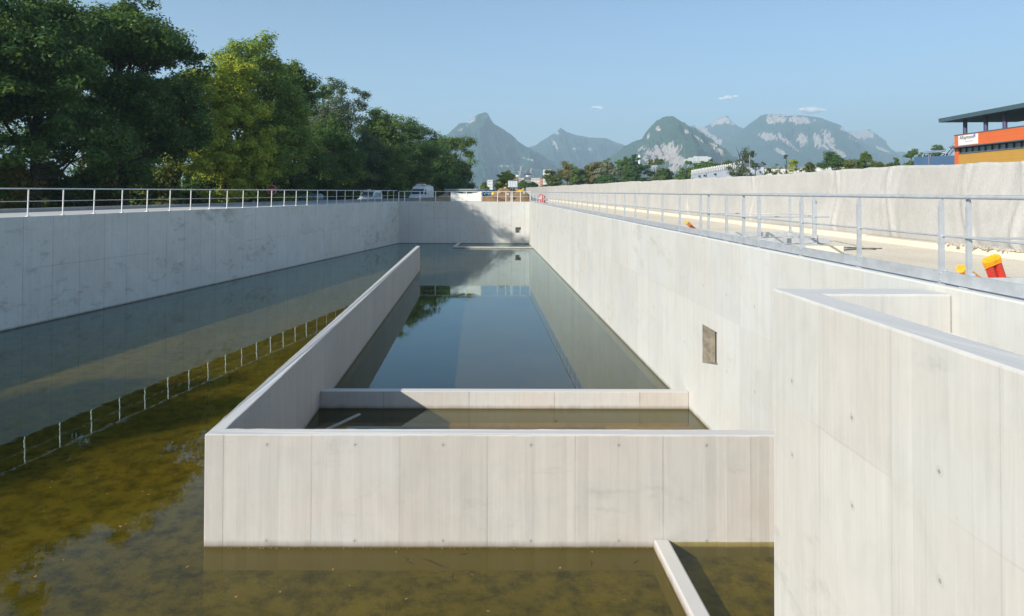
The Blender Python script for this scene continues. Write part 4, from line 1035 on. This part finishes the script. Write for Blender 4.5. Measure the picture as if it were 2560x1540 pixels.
t_at(868, 196, 92, 185, 'feathery grey-green tree with thin top in the middle right of the row', 'grey', 19, ncl=420, per=64, lobes=12, gap=.42, leaf=.28, group=G1, low=.1)
t_at(830, 285, 86, 170, 'bushy dark tree below the feathery grey-green one', 'dark', 20, ncl=320, per=70, low=.05, group=G1)
t_at(965, 268, 105, 130, 'narrow dark green tree behind the small white van', 'mid', 21, ncl=330, per=60, leaf=.34, crad=.85, low=.05, group=G1)
t_at(1035, 292, 118, 135, 'rounded dark green tree above the tall white van', 'dark', 22, ncl=360, per=60, leaf=.36, crad=.95, low=.05, group=G1)
t_at(920, 330, 98, 130, 'low dark tree filling the gap behind the vans', 'dark', 23, ncl=300, per=60, leaf=.32, low=.02, group=G1)
t_at(1085, 345, 132, 110, 'shorter dark tree next to the last one of the row', 'dark', 24, ncl=280, per=60, leaf=.4, crad=1.0, low=.03, group=G1)
t_at(1143, 338, 140, 122, 'last tree of the row, round crown against the first mountain', 'mid', 25, ncl=420, per=60, leaf=.4, crad=.95, low=.1, group=G1)
t_at(-60, 120, 64, 400, 'tree in the second row at the far left', 'dark', 26, ncl=260, per=60, gap=.48, group=G1)
t_at(450, 170, 78, 230, 'tree in the second row behind the tall dark and the yellow-green tree', 'dark', 27, ncl=280, per=60, gap=.47, group=G1)
t_at(795, 205, 100, 190, 'tree in the second row behind the dense dark tree', 'dark', 28, ncl=260, per=60, leaf=.33, group=G1)
tree('broadleaf_tree', (-39.0, -10.8, 3.6), 16.6, 8.2, 'tree outside the left edge whose shadow lies on the water of the left channel', 'dark', 41, ncl=420, per=60, lobes=11, low=.3, gap=.3, group=G1)
# undergrowth bushes along the verge
G2 = 'bushes under the roadside trees'
bl = ['dark leafy bush', 'mid green bush with a few yellow twigs', 'low olive bush', 'dense shadowy bush']
where = ['at the far left end of the verge', 'under the second dark tree', 'beside the trunk of the second dark tree', 'left of the tall dark tree', 'under the tall dark tree', 'right of the tall dark tree', 'left of the yellow-green tree',
         'under the yellow-green tree', 'just left of the no-entry sign', 'behind the no-entry sign', 'between sign and blue car', 'behind the blue car', 'right of the blue car', 'halfway between blue car and small van', 'left of the small van',
         'behind the small white van', 'right of the small white van', 'left of the tall white van', 'behind the tall white van', 'right of the tall white van', 'left of the sand heaps']
bx = [-60, 30, 110, 190, 265, 340, 410, 480, 548, 610, 668, 722, 775, 826, 874, 920, 965, 1008, 1050, 1090, 1122]
for i, x in enumerate(bx):
    Y = 36 + i * 4.6; d = 14.5 + (i % 3) * 1.0
    # intersect the pixel column with the verge line
    Y = ((LX(0) - d * 1.025) / ((x - CX) / FPX - .2241))
    Y = min(abs(Y), 128); q = pt(x, 400, Y)
    hh = (pt(x, 372 + 14 * (i % 4), Y).z - 3.6)
    kd = ('dark', 'mid', 'olive', 'dark')[i % 4] if i not in (1, 4, 9) else 'autumn'
    tree('bush', (q.x, Y, 3.6), max(2.6, min(hh, 5.5)), 105 / FPX * Y if Y < 100 else 6.5, (bl[i % 4] if kd != 'autumn' else 'yellowing bush') + ' ' + where[i], kd, 60 + i, lobes=7, ncl=150, per=60, leaf=.24, crad=.55, low=.02, trunk_r=.07, group=G2, gap=.3, cat='bush', shape=.5)
# trees beyond the fabric wall and in the far middle
G3 = 'trees beyond the fabric wall'
far = [(1212, 455, 200, 26, 'olive', 'small round tree left of the leafy middle tree, before the cream flats'), (1266, 425, 150, 50, 'yellow', 'leafy yellow-green tree standing alone behind the soil heaps'),
       (1306, 450, 210, 26, 'mid', 'little tree right behind the yellow digger'), (1330, 455, 220, 30, 'dark', 'dark little tree under the gabled house'),
       (1378, 425, 230, 50, 'olive', 'first olive tree at the left end of the fabric wall woods'), (1418, 402, 250, 76, 'autumn', 'broad brownish tree at the left end of the woods'), (1450, 418, 220, 50, 'mid', 'green tree squeezed between two brownish ones'),
       (1482, 404, 250, 64, 'autumn', 'second brownish tree left of the silvery one'), (1522, 396, 240, 64, 'silver', 'silvery pale willow in the woods'), (1520, 432, 190, 62, 'dark', 'low dark bushy tree before the silvery willow'), (1558, 392, 260, 50, 'mid', 'green tree just right of the silvery willow'),
       (1584, 385, 250, 62, 'dark', 'tallest dark tree left of the white tower'), (1575, 425, 200, 60, 'dark', 'dark lower tree before the tallest one'), (1636, 396, 250, 60, 'olive', 'loose olive tree right of the white tower'), (1658, 420, 215, 44, 'dark', 'small blackish tree below the quarry slope'),
       (1625, 440, 200, 60, 'olive', 'low tree under the loose olive one'), (1700, 434, 205, 50, 'mid', 'low hedge-like tree left of the grey hall'), (1730, 402, 220, 62, 'mid', 'rounded green tree behind the left end of the grey hall'), (1772, 398, 225, 76, 'mid', 'broad green tree behind the middle of the grey hall'),
       (1818, 402, 225, 50, 'autumn', 'orange-yellow tree behind the right end of the grey hall'), (1860, 366, 92, 84, 'grey', 'tall airy dark birch by the street lamp'), (1893, 405, 100, 50, 'grey', 'thin low birch right of the street lamp'), (1930, 410, 120, 56, 'olive', 'sparse tree in front of the low white hall'),
       (1968, 386, 115, 30, 'grey', 'slim wispy tree above the low white hall'), (1992, 398, 150, 60, 'yellow', 'yellowish tree right of the slim wispy one'), (2022, 404, 130, 50, 'olive', 'thin olive tree right of the yellowish one'), (2085, 377, 150, 74, 'dark', 'dark umbrella-shaped tree against the table mountain'),
       (2122, 398, 140, 60, 'olive', 'olive tree right of the dark umbrella-shaped one'), (2163, 378, 140, 42, 'mid', 'slender green tree left of the last peak'), (2204, 402, 130, 56, 'olive', 'low olive tree right of the slender one'), (2236, 394, 130, 34, 'mid', 'small tree left of the leafy clump by the blue hall'),
       (2270, 372, 140, 52, 'mid', 'leafy tree standing left of the blue hall'), (2308, 381, 150, 30, 'mid', 'small crown above the left part of the blue hall'), (2350, 362, 170, 60, 'mid', 'crown rising above the silver ducts')]
for i, (x, yt, Y, wpx, kd, lb) in enumerate(far):
    airy = 'airy' in lb or 'thin' in lb or 'sparse' in lb or 'slim' in lb or 'loose' in lb
    lf = .34 * Y / 150 if Y > 120 else .22
    t_at(x, yt, Y, wpx, lb, kd, 200 + i, zg=3.5, group=G3, lobes=9, ncl=110 if airy else 210, per=38 if airy else 60, leaf=lf, crad=wpx / FPX * Y * (.09 if airy else .10), low=.12, gap=.5 if airy else .36, trunk_r=.2)

# ------------------------------------------------------------------ mountains
def rock_mat(name, forest, rockc, s):
    b = NB(name); at = b.n('Attribute'); at.attribute_name = 'rock'; p = b.pos()
    n = b.noise(b.mapv(p, (.012 * s, .012 * s, .02 * s)), 1, 8, .68); n2 = b.noise(b.mapv(p, (.05 * s, .05 * s, .012 * s)), 1, 6, .7, 1)
    r = b.math('ADD', at.outputs['Fac'], b.math('MULTIPLY', b.math('SUBTRACT', n2, .5), 1.7)); rk = b.mr(r, .44, .56)
    f = b.mix(b.mr(n, .35, .65), forest, tuple(x * 1.7 for x in forest)); f = b.mix(b.mr(n2, .5, .7, 0, .4), f, (.10, .11, .05))
    rc = b.mix(b.mr(n2, .35, .65), tuple(x * .75 for x in rockc), rockc)
    b.pbr(b.mix(rk, f, rc), .95, 0, b.bump(b.math('ADD', n, n2), 1.0, 30 / s), .1); return b.m
def mountain(ridge, Dm, label, patches, sd, forest=(.02, .07, .042), rockc=(.85, .74, .66), base=440, spread=2.1, rough=1.0, rocky=0.0, recede=.9):
    rx = np.array([r[0] for r in ridge], float); ry = np.array([r[1] for r in ridge], float)
    nx = int((rx[-1] - rx[0]) * 1.1); nt_ = 130
    xs = np.linspace(rx[0], rx[-1], nx); yy = np.interp(xs, rx, ry)
    yy = yy + (fbm(xs * .12, xs * 0, 4, sd) - .5) * 2.6 * rough
    X = (xs - CX) / FPX * Dm + .0035 * Dm; Hh = (478.6 - yy + (xs - 1280) * .0032) / FPX * Dm; Hh = np.maximum(Hh, 2)
    T = np.concatenate([np.linspace(0, 1, nt_ - 25), np.linspace(1.05, 2, 25)])
    Xp = X[np.argmax(Hh)]; Yr = Dm + recede * np.abs(X - Xp); kk = Yr / Dm
    Xr_ = X * kk; Hr = Hh * kk
    Xg, Tg = np.meshgrid(Xr_, T, indexing='ij'); Hg = np.repeat(Hr[:, None], len(T), 1); Yrg = np.repeat(Yr[:, None], len(T), 1)
    Hm = Hh.max(); reach = Hm * spread
    g = np.where(Tg <= 1, Tg, 2 - Tg); gl = g ** 1.25
    u = Xg / Hm; gul = fbm(u * 3.2 + sd + Tg * .9, Tg * 1.6 + sd, 5, sd, True) - .5
    gul2 = fbm(u * 16 + sd + Tg * 3, Tg * 7, 4, sd + 5, True) - .5
    win = np.sin(np.pi * np.clip(g, 0, 1)) ** .7
    Z = Hg * (gl + (.22 * gul + .10 * gul2) * win * rough)
    Yg = Yrg - reach * (1 - Tg) - Hm * (1.1 * gul + .35 * gul2) * win * rough
    Z = np.maximum(Z, -1.0)
    V = np.stack([Xg * (Yg / Yrg * .5 + .5), Yg, Z + EYE], -1)
    V[..., 2] = np.minimum(V[..., 2], EYE + Hg * (Yg / Yrg))
    V[..., 2] = np.where(Tg > 1, np.minimum(V[..., 2], EYE + Hg * g), V[..., 2])
    V[..., 2] = np.where(g < .015, 3.2, V[..., 2])
    nT = len(T); i = np.arange(nx - 1)[:, None] * nT + np.arange(nT - 1)[None]
    F = np.stack([i, i + nT, i + nT + 1, i + 1], -1).reshape(-1, 4)
    Vf = V.reshape(-1, 3); px, py = px_of(Vf)
    rk = np.full(len(Vf), .12 + rocky) + .45 * (fbm(px * .06, py * .1, 4, sd + 9) - .5)
    for p in patches:
        cx_, cy_, ax, ay = p[:4]; an = R_(p[4]) if len(p) > 4 else 0; st = p[5] if len(p) > 5 else .75
        dx = px - cx_; dy = py - cy_; a = dx * math.cos(an) + dy * math.sin(an); b_ = -dx * math.sin(an) + dy * math.cos(an)
        d = np.sqrt((a / ax) ** 2 + (b_ / ay) ** 2) + 1.5 * (fbm(px * .22 + py * .1, py * .12, 5, sd + 3) - .5)
        rk = np.maximum(rk, st * np.clip(1.45 - d, 0, 1))
    c = Vector((float(X.mean()), Dm, 3.2))
    o = D.objects.new('mountain', np_mesh('mountain', Vf - np.array(c), F, rock_mat('mountain_surface', forest, rockc, 3500 / Dm * 1.0), True)); COL.objects.link(o); o.location = c
    at = o.data.attributes.new('rock', 'FLOAT', 'POINT'); at.data.foreach_set('value', rk.astype(np.float32))
    o['label'] = label; o['kind'] = 'structure'
    return o
mountain([(960, 420), (1010, 395), (1060, 370), (1117, 338), (1146, 309), (1170, 305.6), (1184, 293), (1197, 284), (1210, 280), (1219, 283), (1227, 298), (1234, 308), (1256, 321), (1280, 337), (1295, 353), (1317, 367), (1353, 386), (1370, 398), (1404, 408), (1470, 425), (1560, 445)], 3600,
         'first steep mountain with a horned peak', [(1180, 300, 18, 9, -35, .55), (1215, 292, 10, 8, 0, .35), (1150, 325, 14, 6, -50, .5), (1230, 395, 8, 2, 0, .6), (1330, 400, 30, 4, 12, .6), (1260, 415, 30, 3, 0, .6), (1290, 428, 30, 3, 0, .55), (1345, 425, 20, 2.5, 5, .6)], 3)
mountain([(930, 420), (975, 372), (1010, 330), (1040, 308), (1075, 322), (1100, 336), (1135, 362), (1180, 400), (1240, 430)], 5700, 'distant slope behind the first mountain', [], 4)
mountain([(1240, 420), (1290, 382), (1317, 369), (1339, 363), (1355, 351), (1372, 341), (1390, 330), (1401, 319), (1416, 329), (1432, 335), (1473, 343), (1516, 345), (1540, 356), (1562, 363), (1620, 385), (1700, 410)], 5000,
         'low bluish mountain with a small pointed top', [(1389, 364, 17, 6, 55, .8), (1444, 371, 14, 4, 10, .8), (1472, 373, 11, 5, 0, .8), (1393, 333, 5, 5, 0, .8)], 5)
mountain([(1470, 430), (1540, 383), (1562, 364), (1581, 355), (1606, 346), (1613, 333), (1628, 315), (1642, 301), (1662, 291.5), (1680, 290), (1690, 294), (1705, 305), (1724, 315), (1759, 336), (1788, 359), (1817, 384), (1832, 396), (1880, 425), (1930, 445)], 2900,
         'dome-shaped green mountain with quarry scars', [(1655, 385, 46, 24, -12, .9), (1690, 398, 38, 16, 25, .85), (1640, 400, 30, 18, -50, .8), (1717, 329, 8, 6, 50, .8), (1600, 374, 18, 4, -40, .75), (1745, 346, 24, 4, 38, .75), (1795, 374, 24, 7, 40, .8), (1680, 425, 30, 12, -25, .85), (1645, 321, 7, 6, 0, .6), (1621, 341, 4, 9, 20, .6), (1740, 395, 35, 3, -5, .7)], 6, forest=(.035, .085, .035))
mountain([(1690, 360), (1727, 314), (1737, 312), (1751, 317), (1759, 318), (1773, 311), (1785, 305), (1794, 298), (1806, 291), (1819, 288), (1825, 297), (1832, 305), (1846, 315), (1860, 320), (1900, 345), (1960, 380)], 5600,
         'pale rocky pyramid peak behind the dome-shaped mountain', [(1805, 302, 34, 9, -12, .95), (1830, 305, 12, 8, 30, .8), (1760, 326, 36, 8, 35, .85), (1790, 350, 26, 8, 45, .8)], 7)
mountain([(1770, 400), (1800, 380), (1830, 350), (1858, 323), (1876, 308), (1893, 296), (1904, 288), (1917, 285), (1947, 285), (1993, 287), (2018, 289), (2045, 292), (2072, 301), (2104, 312), (2115, 325), (2134, 341), (2161, 356), (2179, 368), (2206, 389), (2232, 399), (2300, 420)], 4500,
         'broad table mountain with pale cliff bands', [(1945, 299, 30, 9, 0, 1), (2000, 301, 40, 9, 4, .95), (1960, 288, 60, 3, 0, .8), (1918, 341, 24, 9, 10, 1), (1962, 350, 22, 7, 40, .9), (2005, 350, 14, 18, -20, .95), (2042, 350, 10, 22, -25, .95), (2072, 350, 12, 26, -30, .95), (2090, 378, 46, 6, 25, .85), (1980, 366, 24, 5, 38, .8), (1948, 378, 20, 6, 25, .8), (2108, 322, 6, 10, -30, .8), (2130, 345, 14, 3, 40, .7)], 8)
mountain([(2060, 390), (2118, 329), (2143, 327), (2175, 322), (2179, 323), (2184, 345), (2197, 359), (2223, 373), (2241, 379), (2256, 378), (2300, 384), (2380, 395), (2450, 408)], 5700,
         'pale cliff-edged ridge at the right end of the mountains', [(2150, 336, 34, 12, 0, 1), (2205, 374, 26, 6, 30, .8)], 9)
# fortress on the dome mountain's foot slope
def fort():
    Yf = 2300; q = pt(1742, 398, Yf); root = empty('hill_fortress', (q.x, Yf, q.z - 14)); tag(root, 'pale fortress buildings on the ledge below the dome-shaped mountain', 'fortress')
    for i, (x, yt, wpx) in enumerate(((1716, 398, 10), (1728, 395, 12), (1740, 391, 10), (1757, 391, 22), (1772, 393, 8))):
        p = pt(x, yt, Yf); W = wpx / FPX * Yf
        MB().box(p.x - q.x - W / 2, p.x - q.x + W / 2, -8, 8, 1, p.z - (q.z - 14)).build('block', WM2, root)
    for k in range(8): MB().box(-22 + k * 7, -20 + k * 7, -8.4, -7.9, 5, 8).build('window', M['glass'], root)
fort()

# ------------------------------------------------------------------ clouds (outside the haze)
def cloud_mat():
    b = NB('cloud_white'); g = b.n('NewGeometry'); dt = b.n('VectorMath', operation='DOT_PRODUCT'); b.l(g.outputs['Incoming'], dt.inputs[0]); b.l(g.outputs['Normal'], dt.inputs[1])
    n = b.noise(b.mapv(g.outputs['Position'], (.02, .02, .03)), 1, 4, .6)
    f = b.math('MULTIPLY', b.math('POWER', b.math('ABSOLUTE', dt.outputs['Value']), 2.2), b.mr(n, .3, .6, .2, .75))
    df = b.n('BsdfDiffuse'); df.inputs[0].default_value = (.95, .95, .95, 1); tr = b.n('BsdfTransparent'); ms = b.n('MixShader')
    b.l(f, ms.inputs[0]); b.l(tr.outputs[0], ms.inputs[1]); b.l(df.outputs[0], ms.inputs[2]); b.l(ms.outputs[0], b.out.inputs['Surface']); return b.m
CLM = cloud_mat()
def cloud(x, y, wpx, hpx, label, sd, n):
    Y = 8300; q = pt(x, y, Y); rs = np.random.RandomState(sd); s = Y / FPX; m = MB(); N = 16
    for k in range(n):
        t = rs.uniform(-1, 1); cx = t * wpx * s * .8; r = (1 - abs(t) * .6) * hpx * s * rs.uniform(.5, .8)
        c = Vector((cx, rs.uniform(-60, 60), rs.uniform(-.3, .35) * hpx * s * (1 - abs(t)) - (t * 30 if sd == 2 else 0) * -1)); vs = []
        for i in range(11):
            ph = math.pi * i / 10
            for k_ in range(N): a = 2 * math.pi * k_ / N; vs.append(c + Vector((math.sin(ph) * math.cos(a) * r * 1.7, math.sin(ph) * math.sin(a) * r, math.cos(ph) * r * .75)))
        m.add(vs, [(i * N + k_, i * N + (k_ + 1) % N, (i + 1) * N + (k_ + 1) % N, (i + 1) * N + k_) for i in range(10) for k_ in range(N)], True)
    o = m.build('cloud', CLM); o.location = q; tag(o, label, 'cloud')
cloud(1501, 270, 34, 10, 'faintest small cloud, left of the dome-shaped mountain', 1, 4)
cloud(1823, 243, 36, 12, 'thin slanting cloud above the pyramid peak', 2, 8)
cloud(2028, 275, 34, 19, 'brightest little cloud hanging over the table mountain', 3, 14)

# ------------------------------------------------------------------ haze
hz = MB().box(-5400, 5400, -600, 7700, -1.9, 760)
b = NB('haze_air'); pv = b.n('VolumePrincipled'); pv.inputs['Color'].default_value = (.64, .845, 1.0, 1)
pv.inputs['Density'].default_value = .00024; pv.inputs['Anisotropy'].default_value = .1
b.l(pv.outputs[0], b.out.inputs['Volume'])
tag(hz.build('haze', b.m), kind='stuff')
